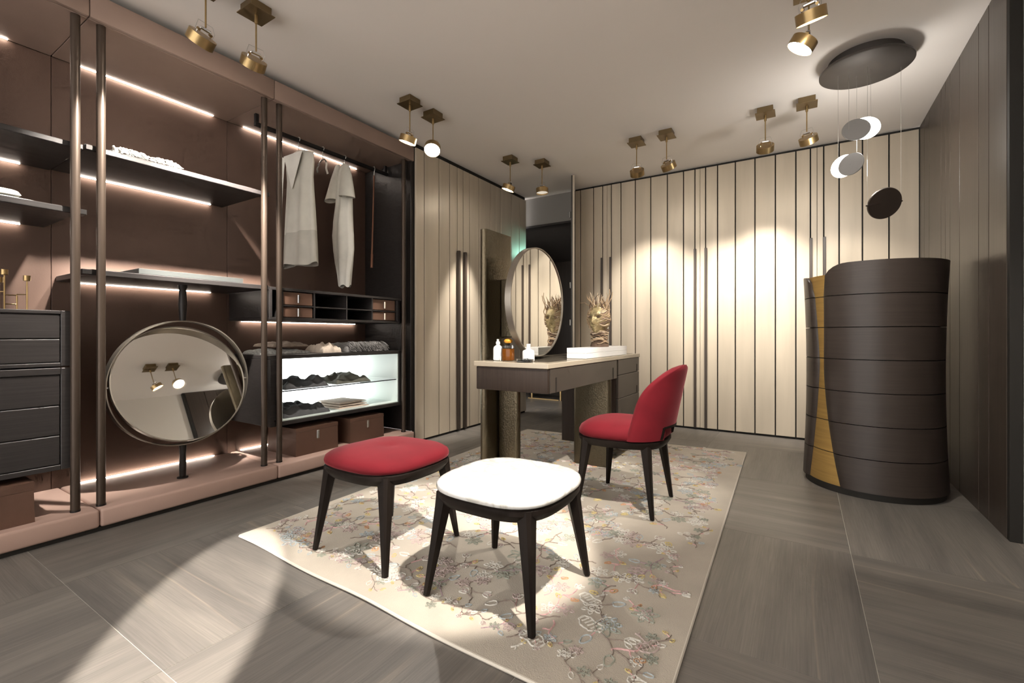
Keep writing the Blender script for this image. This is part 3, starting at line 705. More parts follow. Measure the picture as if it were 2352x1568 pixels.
for n_ in range(74):        # smaller sprigs fill the border
    f_ = (n_ + rr.uniform(-.2, .2)) / 74 * 4; e_ = int(f_) % 4; f_ = .05 + .90 * (f_ % 1)
    u, v = {0: (f_, .042), 1: (.945, f_), 2: (f_, .962), 3: (.055, f_)}[e_]; p = rq(u, v); k = rr.randrange(12)
    o = bpy.data.objects.new('flower_motif', CL[k].data); link(o, rug)
    o.location = Vector((p.x, p.y, RZ + .0003)) - Vector(rug.location); o.rotation_euler = (0, 0, (0 if e_ % 2 == 0 else PI / 2) + rr.uniform(-.25, .25)); sc = rr.uniform(.45, .58); o.scale = (sc, sc, 1)
PL = [(k_, c_) for k_, c_ in (('tree', 'rug_rose'), ('tree', 'rug_white'), ('daisy', 'rug_sage'), ('rosette', 'rug_white'), ('daisy', 'rug_blue'), ('bud', 'rug_yellow'), ('leaf', 'rug_blue'), ('bud', 'rug_orange'), ('stem', 'rug_pink'))]
SP = [motif(k_, 100 + 7 * n_).build(k_ + '_motif', c_, rug, org=(0, 0, 0)) for n_, (k_, c_) in enumerate(PL)]
for n_ in range(90):
    u, v = rr.uniform(.05, .95), rr.uniform(.035, .965); k = n_ % len(SP)
    if n_ % 2:            # the border zone, where the repeats stop
        e_ = rr.random()
        if e_ < .35: v = rr.uniform(.035, .10)
        elif e_ < .70: u = rr.uniform(.86, .95)
        else: u = rr.uniform(.05, .13)
    p = rq(u, v)
    o = SP[k] if n_ < len(SP) else bpy.data.objects.new(SP[k].name.split('.')[0], SP[k].data)
    if n_ >= len(SP): link(o, rug)
    o.location = Vector((p.x, p.y, RZ + .0004)) - Vector(rug.location); o.rotation_euler = (0, 0, rr.uniform(0, 2 * PI)); sc = rr.uniform(.75, 1.05); o.scale = (sc, sc, 1)

# ------------------------------------------------------------------ stools and chair
def leg_loft(t, top, foot, wt=.052, wf=.024, ztop=.40, m='wood_leg', diag=None):
    """tapered leg, triangular-ish block at the top"""
    top = Vector(top); foot = Vector(foot); rings = []
    for k, s_ in ((0, 0), (.12, .06), (.5, .5), (1, 1)):
        c = top.lerp(foot, k); w = wt + (wf - wt) * (k ** .8)
        d = diag; n_ = Vector((-d.y, d.x, 0))
        rings.append([c + d * w * .5 + n_ * w * .12, c + d * w * .12 + n_ * w * .5, c - d * w * .38 + n_ * w * .34, c - d * w * .38 - n_ * w * .34, c + d * w * .12 - n_ * w * .5, c + d * w * .5 - n_ * w * .12])
    B().ring_loft(rings).build('leg', m, t, ang=25)
def stool(c, label, top):
    cx, cy = c; t = thing('stool', label, 'stool', (cx, cy, RS), 'low stools on the rug')
    a = .250
    # seat frame: bevelled ring under the cushion
    rings = [squircle(a * k, a * k, 56, 3.1, cx, cy) for k in (.80, .93, 1.0, 1.0, .97)]; zs = (.362, .366, .392, .408, .414)
    B().ring_loft([[(x, y, z) for x, y in r] for r, z in zip(rings, zs)]).build('seat_frame', 'wood_leg', t)
    if top == 'marble':
        prof = [(.985, .4145), (1.015, .420), (1.022, .430), (1.01, .440), (.97, .4465), (.90, .449), (.6, .4505), (.3, .451)]
        B().ring_loft([[(x, y, z) for x, y in squircle(a * k, a * k, 64, 3.05, cx, cy)] for k, z in prof]).build('marble_top', 'marble', t, ang=60)
    else:
        prof = [(.97, .4145), (1.01, .422), (1.02, .435), (1.0, .450), (.93, .462), (.80, .471), (.62, .478), (.4, .482), (.2, .4835), (.05, .4835)]
        rg = []
        for k, z in prof:
            rg.append([(x, y, z - .008 * math.exp(-((x - cx - .02) ** 2 + (y - cy + .0) ** 2) / .0012) + .0015 * noise.noise(Vector((x * 14, y * 14, 1)))) for x, y in squircle(a * k, a * k, 64, 3.0, cx, cy)])
        B().ring_loft(rg).build('cushion', 'velvet', t, ang=80)
    for sx in (-1, 1):
        for sy in (-1, 1):
            leg_loft(t, (cx + sx * .176, cy + sy * .176, .404), (cx + sx * .228, cy + sy * .228, RS), .074, .027, diag=Vector((sx, sy, 0)).normalized())
stool((-.973, 1.530), 'low stool with a white marble top on dark legs', 'marble')
stool((-1.660, 1.535), 'low stool with a domed red velvet cushion on dark legs', 'velvet')
def chair():
    cx, cy = -.87, 2.672
    t = thing('velvet_chair', 'red velvet chair with curved back drawn up to the desk', 'chair', (cx, cy, RS))
    def out(k, z, n=64):
        res = []
        for i in range(n):
            a = 2 * PI * i / n; c, s_ = math.cos(a), math.sin(a); p = 3.0; r = (abs(c) ** p + abs(s_) ** p) ** (-1 / p)
            x = .248 * r * c; y = .262 * r * s_ * (1 - .13 * (x / .248 * .5 + .5))
            res.append((cx - .016 + k * x, cy + k * y, z))
        return res
    B().ring_loft([out(.80, .372), out(.94, .378), out(1.0, .402), out(1.0, .416), out(.96, .42)]).build('seat_frame', 'wood_leg', t)
    B().ring_loft([out(.95, .4205), out(1.0, .432), out(1.0, .452), out(.96, .472), out(.85, .492), out(.68, .504), out(.45, .509), out(.2, .511), out(.04, .511)]).build('seat_cushion', 'velvet', t, ang=80)
    # backrest shell
    def shell(s_, tt, off):
        ang = s_ * R(78); lean = .085 * tt
        rx, ry = .205 + off, .232 + off
        zb, zt = .425, .835
        # tongue outline: full width low down, rounding at the top
        w = 1.0 if tt < .42 else math.sqrt(max(0, 1 - ((tt - .42) / .58) ** 2.4))
        w = w * (1 - .10 * tt)
        aa = s_ * w * R(80)
        return Vector((cx + .045 + lean + rx * math.cos(aa) - .02, cy + ry * math.sin(aa), zb + (zt - zb) * tt))
    nu, nv = 40, 28
    b = B(); Fo = [[None] * (nv + 1) for _ in range(nu + 1)]; Fi = [[None] * (nv + 1) for _ in range(nu + 1)]
    for i in range(nu + 1):
        for j in range(nv + 1):
            s_ = i / nu * 2 - 1; tt = (j / nv) ** .8 * .995
            rim = min(1, (1 - abs(s_)) * 9, (1 - tt) * 12 + .05); th = .022 * math.sqrt(max(0, 1 - (1 - rim) ** 2))
            Fo[i][j] = b.bm.verts.new(shell(s_, tt, th)); Fi[i][j] = b.bm.verts.new(shell(s_, tt, -th * 1.15 - .0004))
    cut = lambda i, j: abs(i / nu * 2 - 1) < .34 and ((j + .5) / nv) ** .8 < .155
    F = b.bm.faces.new
    for i in range(nu):
        for j in range(nv):
            if cut(i, j): continue
            F((Fo[i][j], Fo[i + 1][j], Fo[i + 1][j + 1], Fo[i][j + 1])); F((Fi[i][j], Fi[i][j + 1], Fi[i + 1][j + 1], Fi[i + 1][j]))
            for (di, dj, p, q) in ((-1, 0, (i, j), (i, j + 1)), (1, 0, (i + 1, j), (i + 1, j + 1)), (0, -1, (i, j), (i + 1, j)), (0, 1, (i, j + 1), (i + 1, j + 1))):
                ii, jj = i + di, j + dj
                if ii < 0 or jj < 0 or ii >= nu or jj >= nv or cut(ii, jj):
                    F((Fo[p[0]][p[1]], Fo[q[0]][q[1]], Fi[q[0]][q[1]], Fi[p[0]][p[1]]))
    b.build('backrest', 'velvet', t, ang=60)
    # dark frame lining the slot at the back
    def sl(s_, z, off): v = shell(s_ * .365, max(0, (z - .425) / .41), off); return Vector((v.x, v.y, z))
    b = B()
    for path in ([(-1, .43), (-1, .497)], [(-1, .494), (-.6, .497), (-.2, .497), (.2, .497), (.6, .497), (1, .494)], [(1, .43), (1, .497)]):
        b.ring_loft([[sl(s_, z, .026) + Vector(d) for d in ((0, 0, -.006), (0, 0, .006))] + [sl(s_, z, -.024) + Vector(d) for d in ((0, 0, .006), (0, 0, -.006))] for s_, z in path]) if path[0][0] != path[1][0] else b.ring_loft([[sl(path[0][0] - .07, z, .026), sl(path[0][0] + .07, z, .026), sl(path[0][0] + .07, z, -.024), sl(path[0][0] - .07, z, -.024)] for _, z in path])
    b.build('back_frame', 'wood_leg', t)
    for (tx_, ty_, fx, fy) in ((-1.045, 2.475, -1.088, 2.425), (-1.045, 2.869, -1.088, 2.92), (-.722, 2.510, -.672, 2.462), (-.722, 2.834, -.672, 2.882)):
        d = Vector((fx - cx, fy - cy, 0)).normalized()
        leg_loft(t, (tx_, ty_, .412), (fx, fy, RS), .066, .025, diag=d)
chair()

# ------------------------------------------------------------------ vanity desk
DX0, DX1, DY0, DY1, DZ = -1.705, -1.19, 2.265, 3.975, .84
def desk():
    t = thing('vanity_desk', 'dark wood vanity desk with taupe top and bronze slab legs', 'desk', ((DX0 + DX1) / 2, (DY0 + DY1) / 2, RS))
    boxo('desktop', (DX0, DY0, .81), (DX1, DY1, DZ), 'desk_top', t, .003)
    boxo('desktop_inlay', (DX0 + .05, DY0 + .10, DZ + .0002), (DX1 - .05, DY1 - .06, DZ + .0015), 'desk_inlay', t, .0005)
    boxo('apron_front', (DX0 + .012, DY0 + .01, .669), (DX1 - .008, DY0 + .035, .8095), 'desk_oak', t, .006, seg=2)
    boxo('apron_side', (DX0 + .012, DY0 + .036, .669), (DX0 + .035, 3.40, .8095), 'desk_oak', t, .002)
    dr = boxo('drawer_front', (DX1 - .026, DY0 + .038, .669), (DX1 - .006, 3.405, .8085), 'desk_front', t, .002)
    for y in (2.375, 3.32):
        boxo('pull_slot', (DX1 - .0055, y - .007, .671), (DX1 - .004, y + .007, .755), 'dark_recess', dr, 0)
    boxo('drawer_box', (DX0 + .036, DY0 + .036, .69), (DX1 - .0265, 3.40, .80), 'desk_oak', t, .001)
    boxo('drawer_unit', (DX0 + .03, 3.43, .135), (DX1 - .027, DY1 - .005, .8095), 'desk_oak', t, .002)
    for z0, z1 in ((.690, .8085), (.508, .686), (.334, .504), (.137, .330)):
        d = boxo('drawer', (DX1 - .0265, 3.435, z0), (DX1 - .006, DY1 - .006, z1), 'desk_front', t, .002)
        boxo('pull_slot', (DX1 - .0055, 3.90, z0 + .004), (DX1 - .004, 3.912, z0 + .062), 'dark_recess', d, 0)
    def rslab(name, x0, x1, y0, y1, z0, z1, m='bronze'):
        r = min(x1 - x0, y1 - y0) / 2 * .98; pts = []
        for (cx, cy, a0) in ((x1 - r, y1 - r, 0), (x0 + r, y1 - r, 90), (x0 + r, y0 + r, 180), (x1 - r, y0 + r, 270)):
            for k in range(7): a = R(a0 + 15 * k); pts.append((cx + r * math.cos(a), cy + r * math.sin(a)))
        return B().prism(pts, z0, z1).build(name, m, t, ang=30)
    rslab('tall_bronze_leg', -1.760, -1.7065, 2.395, 2.715, RS, 1.680)
    rslab('bronze_leg', -1.7055, -1.545, 2.525, 2.575, RS, .6685)
    rslab('bronze_leg', -1.495, -1.178 - .02, 3.255, 3.31, RS, .6685)
    # mirror carried by the tall leg
    cx, cy, cz, Rm = -1.46, 2.637, 1.2136, .353; n = 72
    def ring(r, x): return [(x, cy + r * math.cos(2 * PI * k / n), cz + r * math.sin(2 * PI * k / n)) for k in range(n)]
    mr = B().ring_loft([ring(Rm, cx - .03), ring(Rm, cx + .012), ring(Rm - .007, cx + .012), ring(Rm - .007, cx + .006)], True, False).ring_loft([ring(Rm - .001, cx - .03), ring(Rm - .001, cx - .004)]).build('mirror_frame', 'mirror_frame', t)
    B().ring_loft([ring(Rm - .0075, cx - .003), ring(Rm - .0075, cx + .006)]).build('mirror_glass', 'mirror', mr)
    boxo('mirror_bracket', (-1.7062, 2.57, .985), (-1.4905, 2.70, 1.37), 'bronze', t, .004)
desk()
# things on the desk
def white_boards():
    for z0, lab in ((DZ + .0018, 'lower of two long white boards under the twig head'), (DZ + .0372, 'upper white board carrying the twig head sculpture')):
        o = boxo('white_board', (-1.345, 2.83, z0), (-1.205, 3.665, z0 + .035), 'white_lacquer', bev=.002); tag(o, lab, 'board', 'white boards on the desk')
white_boards()
def bottle(name, x, y, prof, m, label, extra=None):
    t = thing(name, label, 'bottle', (x, y, DZ + .002)); B().lathe([(r, z + DZ + .002) for r, z in prof], (x, y, 0), 28).build('body', m, t)
    if extra: extra(t)
    return t
def ex1(t):
    B().lathe([(.010, DZ + .098), (.014, DZ + .104), (.013, DZ + .118), (.008, DZ + .121)], (-1.605, 2.385, 0), 20).build('collar', 'white_lacquer', t)
    B().lathe([(.008, DZ + .1215), (.008, DZ + .134)], (-1.605, 2.385, 0), 16).build('nozzle', 'white_lacquer', t)
bottle('lotion_bottle', -1.605, 2.385, [(.026, 0), (.030, .004), (.030, .072), (.027, .084), (.016, .093), (.010, .0965)], 'white_glass', 'white rounded bottle with dropper neck nearest the bronze leg', ex1)
def perfume():
    x, y, z = -1.532, 2.39, DZ + .002; t = thing('perfume_bottle', 'square amber perfume bottle with orange stone stopper', 'bottle', (x, y, z))
    boxo('glass_body', (x - .029, y - .029, z), (x + .029, y + .029, z + .074), 'amber', t, .006, seg=2)
    boxo('glass_shoulder', (x - .027, y - .027, z + .0745), (x + .027, y + .027, z + .096), 'glass', t, .005, seg=2)
    B().lathe([(.012, z + .0965), (.014, z + .104)], (x, y, 0), 16).build('collar', 'black_metal', t)
    B().lathe([(.006, z + .1045), (.022, z + .110), (.027, z + .121), (.022, z + .131), (.008, z + .136)], (x, y, 0), 20).build('stone_stopper', 'amber_stone', t)
    boxo('tag', (x - .043, y - .031, z), (x - .034, y - .028, z + .028), 'paper_tag', t, .001)
perfume()
def ex2(t): B().lathe([(.0125, DZ + .0845), (.0125, DZ + .106)], (-1.40, 2.41, 0), 20).build('stopper', 'white_glass', t)
bottle('scent_bottle', -1.40, 2.41, [(.034, 0), (.037, .004), (.037, .056), (.033, .064), (.014, .072), (.012, .082)], 'white_glass', 'squat white bottle in front of the oval desk mirror', ex2)
def dish():
    x, y, z = -1.375, 2.325, DZ + .0018
    t = thing('glass_dish', 'shallow clear dish of dark beads at the desk corner', 'dish', (x, y, z))
    B().lathe([(.046, z), (.050, z + .004), (.052, z + .018), (.050, z + .018), (.047, z + .006), (.01, z + .005)], (x, y, 0), 32).build('bowl', 'glass', t)
    b = B(); rr_ = random.Random(9)
    for k in range(90):
        a = rr_.random() * 6.28; r = .042 * math.sqrt(rr_.random()); q = .0045
        px, py = x + .012 + r * .75 * math.cos(a), y + r * .8 * math.sin(a); pz = z + .0105 + .009 * (1 - r / .042) * rr_.random()
        b.lathe([(.0008, -q), (q * .75, -q * .6), (q, 0), (q * .75, q * .6), (.0008, q)], (px, py, pz), 6)
    o = b.build('beads', 'beads', t); o['kind'] = 'stuff'
dish()

def twig_head():
    X, Y, Z0 = -1.275, 3.235, DZ + .0725
    t = thing('twig_head', 'carved driftwood head with branching twig hair on white boards', 'sculpture', (X, Y, Z0))
    fd = Vector((-.06, -1, 0)).normalized(); rt_ = Vector((fd.y * -1, fd.x, 0)) * -1      # rt_: sculpture's left-right axis
    def W3(a, d, z): p = Vector((X, Y, Z0)) + rt_ * a + fd * d; return Vector((p.x, p.y, Z0 + z))
    hz, hh = .205, .118            # head centre height and half height
    def face(th, ph):
        # th: around (0 = front), ph: -pi/2..pi/2 ; returns radius vector in (a, d, z)
        c = math.cos(ph); a = math.sin(th) * c; d = math.cos(th) * c; z = math.sin(ph)
        ra, rd = .082 * (1 - .28 * max(0, -z) ** 1.4), .098 * (1 - .10 * max(0, -z))
        pa, pd, pz = a * ra, d * rd, z * hh
        if d > 0:
            nose = math.exp(-(pa / .013) ** 2) * max(0, min(1, (.035 - pz) / .055)) * (1 if pz > -.032 else max(0, 1 - (-.032 - pz) / .01)); pd += .026 * nose
            for s_ in (-1, 1): pd -= .020 * math.exp(-((pa - s_ * .030) / .016) ** 2 - ((pz - .014) / .011) ** 2)
            pd += .010 * math.exp(-(pa / .05) ** 2 - ((pz - .036) / .012) ** 2)
            pd += .010 * math.exp(-(pa / .022) ** 2 - ((pz + .052) / .008) ** 2) + .009 * math.exp(-(pa / .020) ** 2 - ((pz + .066) / .008) ** 2) - .006 * math.exp(-(pa / .024) ** 2 - ((pz + .059) / .004) ** 2)
            pd += .014 * math.exp(-(pa / .024) ** 2 - ((pz + .094) / .016) ** 2)
        n_ = noise.noise(Vector((pa * 60, pd * 60, pz * 60))) * .003
        return W3(pa * (1 + n_ * 5), pd + n_, hz + pz)
    B().ring_loft([[face(2 * PI * k / 64, R(-86 + 172 * j / 48)) for k in range(64)] for j in range(49)]).build('face', 'gold_leaf', t, ang=60)
    B().ring_loft([[W3(r * math.cos(a) * 1.0, .9 * r * math.sin(a) - .01 - .012 * (z / .1), z) for a in [2 * PI * k / 32 for k in range(32)]] for r, z in ((.070, .001), (.066, .02), (.055, .045), (.052, .075), (.050, .11), (.05, .14))]).build('neck', 'wood_twig_dark', t, ang=60)
    rr_ = random.Random(4)
    # dark eye hollows
    for s_ in (-1, 1):
        c = W3(s_ * .031, .081, hz + .014); B().ring_loft([[c + fd * (.004 * q) + rt_ * (.015 * (1 - .2 * q) * math.cos(a)) + Vector((0, 0, .0055 * math.sin(a))) for a in [2 * PI * k / 16 for k in range(16)]] for q in (-1, 1)]).build('eye_hollow', 'wood_twig_dark', t)
    # strands wrapped around cheeks, brow and neck
    ms = ('wood_twig', 'wood_twig_pale', 'wood_twig', 'wood_twig_dark')
    def wrap(th0, th1, z0, z1, lift, r, m, rad=None):
        pts = []
        for k in range(11):
            q = k / 10; th = th0 + (th1 - th0) * q; z = z0 + (z1 - z0) * q + .006 * math.sin(q * 9 + z0 * 90)
            if rad is None:
                ph = math.asin(max(-.97, min(.97, (z - hz) / hh))); p = face(th, ph); c = W3(0, 0, z); v = (p - c); p = p + v.normalized() * lift
            else:
                p = W3(rad * math.sin(th), rad * .92 * math.cos(th) - .01, z)
            pts.append(p)
        B().tube(pts, [r * (.5 + .5 * math.sin(PI * min(1, .15 + .85 * k / 10))) for k in range(11)], 6).build('twig', m, t)
    for k in range(34):      # right cheek (picture right) and side of the head
        z0 = hz - .085 + .17 * k / 34; wrap(R(24 + rr_.uniform(-5, 6)), R(110 + rr_.uniform(-10, 30)), z0, z0 + rr_.uniform(.01, .055), .003, rr_.uniform(.0025, .0048), rr_.choice(ms[:3]))
    for k in range(20):      # left side
        z0 = hz - .05 + .15 * k / 20; wrap(R(-38 + rr_.uniform(-6, 6)), R(-120 + rr_.uniform(-15, 15)), z0, z0 + rr_.uniform(-.01, .03), .003, rr_.uniform(.003, .005), rr_.choice(ms))
    for k in range(40):      # neck wraps
        z0 = rr_.uniform(.036, .125); a0 = rr_.uniform(0, 360); wrap(R(a0), R(a0 + rr_.uniform(80, 170)), z0, z0 + rr_.uniform(-.02, .025), 0, rr_.uniform(.003, .006), rr_.choice(ms), rad=.058 + .018 * abs(z0 - .07) / .07)
    # hair: branches rising from the crown
    for k in range(46):
        th = rr_.uniform(-PI, PI); ph = R(rr_.uniform(28, 75)); p = face(th, ph); c = W3(0, -.01, hz + .02); d = (p - c).normalized(); L_ = rr_.uniform(.05, .12)
        pts = [p - d * .01]; v = (d * .6 + Vector((0, 0, .75))).normalized()
        for q in range(6):
            v = (v + .45 * Vector((rr_.uniform(-1, 1), rr_.uniform(-1, 1), rr_.uniform(-.3, .9)))).normalized(); pts.append(pts[-1] + v * L_ / 6)
        B().tube(pts, [.0055, .005, .0045, .004, .003, .0025, .0012], 6).build('branch', rr_.choice(ms), t)
    # long twigs: one reaching left, two rising at the right
    l = rt_ if rt_.x < 0 else -rt_
    for path, r in (([(.05, .05, .30), (.075, .045, .315), (.10, .03, .330), (.135, .02, .328), (.165, .015, .329)], .0035), ([(-.055, .03, .26), (-.078, .03, .30), (-.082, .02, .345), (-.096, .02, .385), (-.094, .02, .42)], .006), ([(-.06, .02, .27), (-.085, .015, .32), (-.105, .01, .36), (-.112, .01, .40)], .005), ([(-.07, .03, .22), (-.095, .02, .27), (-.088, .015, .30)], .0045)):
        pts = [Vector((X, Y, Z0)) + l * a + fd * d + Vector((0, 0, z)) for a, d, z in path]
        B().tube(pts, [r * (1 - .16 * i) for i in range(len(pts))], 7).build('branch', 'wood_twig', t)
twig_head()

# ------------------------------------------------------------------ curved chest of drawers
def chest():
    cx, cy, A, Bq = .392, 3.885, .372, .375
    t = thing('curved_chest', 'tall waisted dark chest of seven curved drawers with gold inlay', 'chest of drawers', (cx, cy, 0))
    z0, zt = .042, 1.452; n = 7
    def waist(z): q = (z - z0) / (zt - z0); return 1 + .055 * (abs(2 * q - 1) ** 2) * (1.0 if q < .5 else 1.0) - .02
    def pt(deg, z, off=0.0): k = waist(z); a = R(deg); return Vector((cx + (A * k + off) * math.cos(a), cy + (Bq * k + off) * math.sin(a), z))
    B().ring_loft([[pt(d, .0005 + 0 * d, -.018) for d in range(0, 360, 5)], [pt(d, z0, -.018) for d in range(0, 360, 5)]]).build('plinth', 'dark_recess', t)
    B().ring_loft([[pt(d, z, -.028) for d in range(0, 360, 5)] for z in [z0 + (zt - .12 - z0) * k / 14 for k in range(15)]]).build('core', 'dark_recess', t)
    # angular limits of the dark fronts (angle 270 = towards -y). main front runs right from the gold gap
    def gapR(z):   # left edge of the main front
        q = (z - z0) / (zt - z0); return 219 + 17 * max(0, .52 - q) ** 1.5 * 3.2 + 6 * max(0, q - .6)
    def gapL(z):   # right edge of the rear wing
        q = (z - z0) / (zt - z0); return 213 - 29 * max(0, .55 - q) ** 1.3 * 1.0 - 16 * max(0, q - .55) ** 1.1 * 1.3
    h = (zt - z0) / n
    for r in range(n):
        za, zb = z0 + h * r + (.0025 if r else 0), z0 + h * (r + 1) - (.0025 if r < n - 1 else 0)
        for part in (0, 1):
            b = B(); nu, nv = 44, 8; O = []; I = []
            for j in range(nv + 1):
                ro, ri = [], []
                for i in range(nu + 1):
                    u = i / nu; z = za + (zb - za) * j / nv
                    if part == 0: d = gapR(z) + (408 - gapR(z)) * u; edge = u * (408 - gapR(z))
                    else: d = gapL(z) + (152 - gapL(z)) * u; edge = u * (gapL(z) - 152)
                    th = .022 * math.sqrt(min(1, edge / 5 + .02))
                    zz = z
                    if r == n - 1:       # rounded upper corner at the gold gap
                        e = min(1, edge / (26 if part == 0 else 16)); drop = (.15 if part == 0 else .09) * (1 - math.sqrt(max(0, 1 - (1 - e) ** 2.2))) + (.055 if part else 0)
                        zz = za + (zb - za - drop) * j / nv
                    ro.append(b.bm.verts.new(pt(d, zz, .0 + th - .022))); ri.append(b.bm.verts.new(pt(d, zz, -.0265)))
                O.append(ro); I.append(ri)
            F = b.bm.faces.new
            for j in range(nv):
                for i in range(nu):
                    F((O[j][i], O[j][i + 1], O[j + 1][i + 1], O[j + 1][i])); F((I[j][i], I[j + 1][i], I[j + 1][i + 1], I[j][i + 1]))
            for i in range(nu):
                F((O[0][i], I[0][i], I[0][i + 1], O[0][i + 1])); F((O[nv][i], O[nv][i + 1], I[nv][i + 1], I[nv][i]))
            for j in range(nv):
                F((O[j][0], O[j + 1][0], I[j + 1][0], I[j][0])); F((O[j][nu], I[j][nu], I[j + 1][nu], O[j + 1][nu]))
            b.build('drawer_front' if part == 0 else 'rear_wing', 'chest_dark', t, ang=40)
        # gold strip of this drawer
        ztop = zb if r < n - 1 else zb - .06
        b = B(); b.grid(10, 5, lambda u, v: pt(196 + 50 * u, za + (ztop - za) * v, -.0235 + .001), .003); b.build('gold_inlay', 'chest_gold', t)
    B().ring_loft([[pt(d, z, -.04) for d in range(0, 360, 6)] for z in (zt - .119, zt - .10)]).build('top', 'chest_dark', t)
chest()

# ------------------------------------------------------------------ ceiling spotlights
def fixture(x, y, target, lit, label, power=0, angle=40, blend=.25, beam=None):
    t = thing('ceiling_spotlight', label, 'spotlight', (x, y, CEIL), 'brass ceiling spotlights')
    m = 'brass'
    boxo('mount_box', (x - .055, y - .055, CEIL - .045), (x + .055, y + .055, CEIL - .0005), 'brass_dark', t, .002)
    boxo('mount_plate', (x - .068, y - .068, CEIL - .0505), (x + .068, y + .068, CEIL - .0455), 'brass_dark', t, .001)
    B().lathe([(.0075, CEIL - .095), (.009, CEIL - .088), (.009, CEIL - .051)], (x, y, 0), 12).build('rod_sleeve', m, t)
    zh = 2.535
    B().lathe([(.0042, zh), (.0042, CEIL - .0955)], (x, y, 0), 10).build('rod', m, t)
    d = (Vector(target) - Vector((x, y, 2.5))).normalized()
    piv = Vector((x, y, zh - .012)); c = piv + d * .046
    side = d.cross(Vector((0, 0, 1))); side = side.normalized() if side.length > .05 else Vector((1, 0, 0)); fw = side.cross(d).normalized()
    B().tube([piv - side * .022, piv + side * .022], .008, 10).build('pivot', 'chrome', t)
    for s_ in (-1, 1):
        a = piv + side * .024 * s_
        B().tube([a, a + side * .01 * s_ + d * .02, c + side * .034 * s_ - d * .004], .004, 6).build('yoke_arm', 'chrome', t)
        B().tube([Vector((x, y, zh + .02)), a + Vector((0, 0, .032)) + side * .012 * s_, a + side * .022 * s_ + d * .0, a + side * .02 * s_ + d * .03], .0012, 5).build('cable', 'wire', t)
        q = piv + d * .012 + side * .030 * s_
        B().tube([q - fw * .008, q + fw * .008], .007, 8).build('clamp', m, t)
    B().lathe([(.024, -.016), (.030, -.006), (.030, .006)], c, 20, axis=d).build('lamp_body', 'lamp_inner', t)
    B().lathe([(.061, -.018), (.063, -.018), (.063, .030), (.061, .030), (.0605, .0), (.0605, -.017)], c, 40, axis=d).build('ring_shade', m, t)
    B().lathe([(.060, .007), (.060, .017), (.045, .019)], c, 32, axis=d).build('lens', 'bulb' if lit else 'bulb_off', t)
    if power:
        l = spot(c + d * .05, target, power, angle, blend)
        if beam:            # lens that stretches the beam along its throw
            q = d.to_track_quat('-Z', 'Y'); l.rotation_euler = q.to_euler(); l.scale = (1.0, beam[0], 1.0)
FX = [
    (-2.52, 1.13, (-3.55, .95, 1.35), 1, 'brass ceiling spotlight cut by the top edge at the picture\'s left', 260, 62, .5),
    (-2.50, 1.37, (-3.62, 1.50, 1.25), 1, 'glowing brass spotlight second along the wardrobe from the left', 620, 52, .5),
    (-2.500, 2.525, (-3.3, 2.45, .3), 1, 'glowing spotlight of the middle wardrobe pair, farther from the desk', 80, 36, .5),
    (-2.498, 2.780, (-1.75, 1.6, .4), 1, 'spotlight of the middle wardrobe pair glaring towards the room', 60, 46, .4),
    (-2.471, 3.891, (-3.02, 3.78, 1.05), 1, 'glowing spotlight beside the beige plank wall near the doorway', 150, 38, .8),
    (-2.247, 4.144, (-2.15, 4.1, 0), 0, 'unlit-looking spotlight in the corner nearest the doorway', 10, 70, .5),
    (-1.270, 4.140, (-1.42, 5.17, 1.35), 1, 'left spotlight of the pair above the middle of the back wall', 125, 58, .9),
    (-1.001, 4.126, (-.62, 5.17, 1.15), 1, 'right spotlight of the pair above the middle of the back wall', 105, 58, .9),
    (-.243, 4.134, (-.35, 5.17, 1.35), 1, 'left spotlight of the pair beside the pendant canopy', 130, 58, .9),
    (.032, 4.129, (.42, 5.10, 1.1), 1, 'steeply tilted right spotlight of the pair beside the pendant canopy', 50, 60, .7),
    (.030, 2.770, (-1.25, 2.80, .45), 1, 'glowing tilted spotlight hanging lower of the two above the chair', 90, 52, .4),
    (.030, 2.520, (.30, 3.45, .5), 1, 'glowing spotlight cut by the top edge above the chair', 50, 60, .5),
    (.030, 1.13, (-1.42, 1.70, 0), 1, 'ceiling spotlight above the camera shining on the stools', 365, 29, .3),
    (.030, 1.37, (-1.33, 2.50, .45), 1, 'ceiling spotlight above the camera shining on the desk', 230, 36, .6),
    (-.60, -.35, (-1.72, .69, 0), 1, 'ceiling spotlight behind the camera shining on the floor tiles', 800, 9.6, .06, (2.7, 1)),
]
for f_ in FX:
    fixture(*f_)

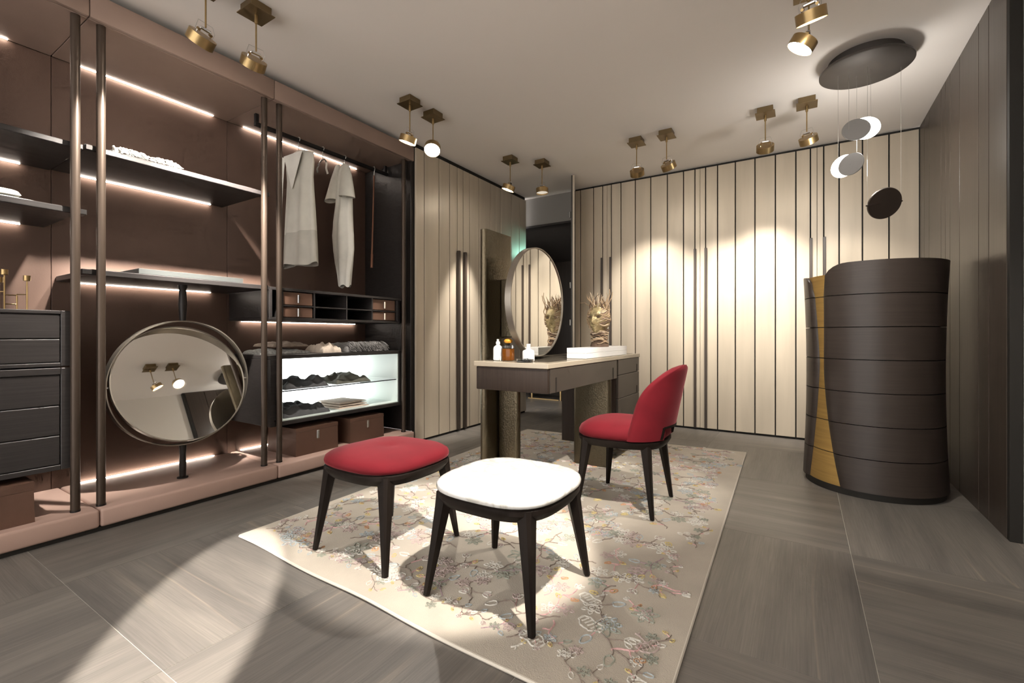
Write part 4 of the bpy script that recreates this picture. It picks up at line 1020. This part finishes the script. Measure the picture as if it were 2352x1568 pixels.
# ------------------------------------------------------------------ pendant lamp over the chest
def pendant():
    cx, cy = .345, 3.715
    t = thing('pendant_canopy', 'large round dark ceiling canopy above the curved chest', 'canopy', (cx, cy, CEIL))
    B().lathe([(.20, CEIL - .0005), (.20, CEIL - .055)], (cx, cy, 0), 64).build('ceiling_drum', 'canopy', t)
    B().lathe([(.242, CEIL - .0555), (.248, CEIL - .062), (.248, CEIL - .072), (.242, CEIL - .076), (.05, CEIL - .078)], (cx, cy, 0), 64).build('disc', 'canopy', t)
    fw = Vector((-math.sin(R(32.2)), math.cos(R(32.2)), 0)); rt_ = Vector((math.cos(R(32.2)), math.sin(R(32.2)), 0))
    def at(px, py, d): return fw * d + rt_ * ((px - 1176) / 1057 * d) + Vector((0, 0, 1 - (py - 769) / 1057 * d))
    zc = CEIL - .079
    specs = [(1975, 298, 2.95, 'upper glowing pendant disc under the canopy', True), (1949, 380, 3.02, 'lower glowing pendant disc under the canopy', True), (2031, 467, 2.92, 'dark unlit pendant disc hanging above the chest', False)]
    for i, (px, py, d, lab, lit) in enumerate(specs):
        c = at(px, py, d); p = thing('disc_pendant', lab, 'pendant lamp', tuple(c), 'disc pendants over the chest')
        rad = (.078, .076, .098)[i]
        if lit:
            n1 = (-(fw) - rt_ * (.60 if i == 0 else 1.75) + Vector((0, 0, .30))).normalized()
            off = ((rt_ * (.85 if i == 0 else -.55) - fw * (.55 if i == 0 else -.80)).normalized()) * .028 + Vector((0, 0, .004))
            B().lathe([(rad * .98, -.006), (rad, 0), (rad * .98, .006)], c + off, 40, axis=n1).build('light_disc', 'pendant_light', p)
            B().lathe([(rad * .96, -.004), (rad * .98, 0), (rad * .96, .004)], c - off * .75 + n1 * .016, 40, axis=n1).build('metal_disc', 'pendant_metal', p)
            B().tube([c + off, c - off * .75 + n1 * .016], .006, 8).build('hub', 'pendant_metal', p)
            l = bpy.data.lights.new('pendant_glow', 'POINT'); l.energy = (2.5, 6.0, 0)[i]; l.color = (1, .96, .9); l.shadow_soft_size = .06
            lo = bpy.data.objects.new('pendant_glow', l); COL.objects.link(lo); lo.location = c + off + n1 * -.08
            ws = ((c + off * .2 + rt_ * rad * .8), (c - rt_ * rad * .9))
        else:
            n1 = (-(fw) + rt_ * -.10 + Vector((0, 0, -.45))).normalized()
            B().lathe([(rad * .98, -.008), (rad, -.003), (rad, .003), (rad * .98, .008), (.02, 0.0075)], c, 48, axis=n1).build('metal_disc', 'pendant_dark', p)
            ax = (rt_ + Vector((0, 0, .14))).normalized()
            B().tube([c - ax * (rad + .018), c + ax * (rad + .018)], .0045, 8).build('axle', 'pendant_dark', p)
            ws = (c - ax * (rad + .01), c + ax * (rad + .01))
        for w in ws:
            B().tube([w, Vector((w.x, w.y, zc))], .0009, 5).build('wire', 'wire', p)
pendant()

# ------------------------------------------------------------------ next room: brass-legged table seen through the doorway
def far_table():
    t = thing('brass_table', 'dark table on brass legs seen low through the doorway', 'table', (-3.45, 6.45, 0))
    boxo('table_top', (-3.95, 6.28, .30), (-3.05, 6.75, .34), 'dark_oak', t, .004)
    boxo('shelf_block', (-3.85, 6.36, .14), (-3.15, 6.7, .299), 'dark_recess', t, .004)
    for x in (-3.60, -3.10):
        boxo('leg', (x - .012, 6.30, .0005), (x + .012, 6.324, .2995), 'brass', t, .002)
    boxo('floor_bar', (-3.66, 6.285, .0006), (-3.12, 6.299, .016), 'brass', t, .002)
far_table()
spot((-3.3, 6.2, 2.38), (-3.3, 6.6, 0), 18, 80, .6)
spot((-2.62, 5.60, 2.15), (-3.02, 5.07, 2.15), 8, 40, .9, col=(.42, 1, .85))  # added teal spot without a fixture, unseen behind the door, tints the last plank
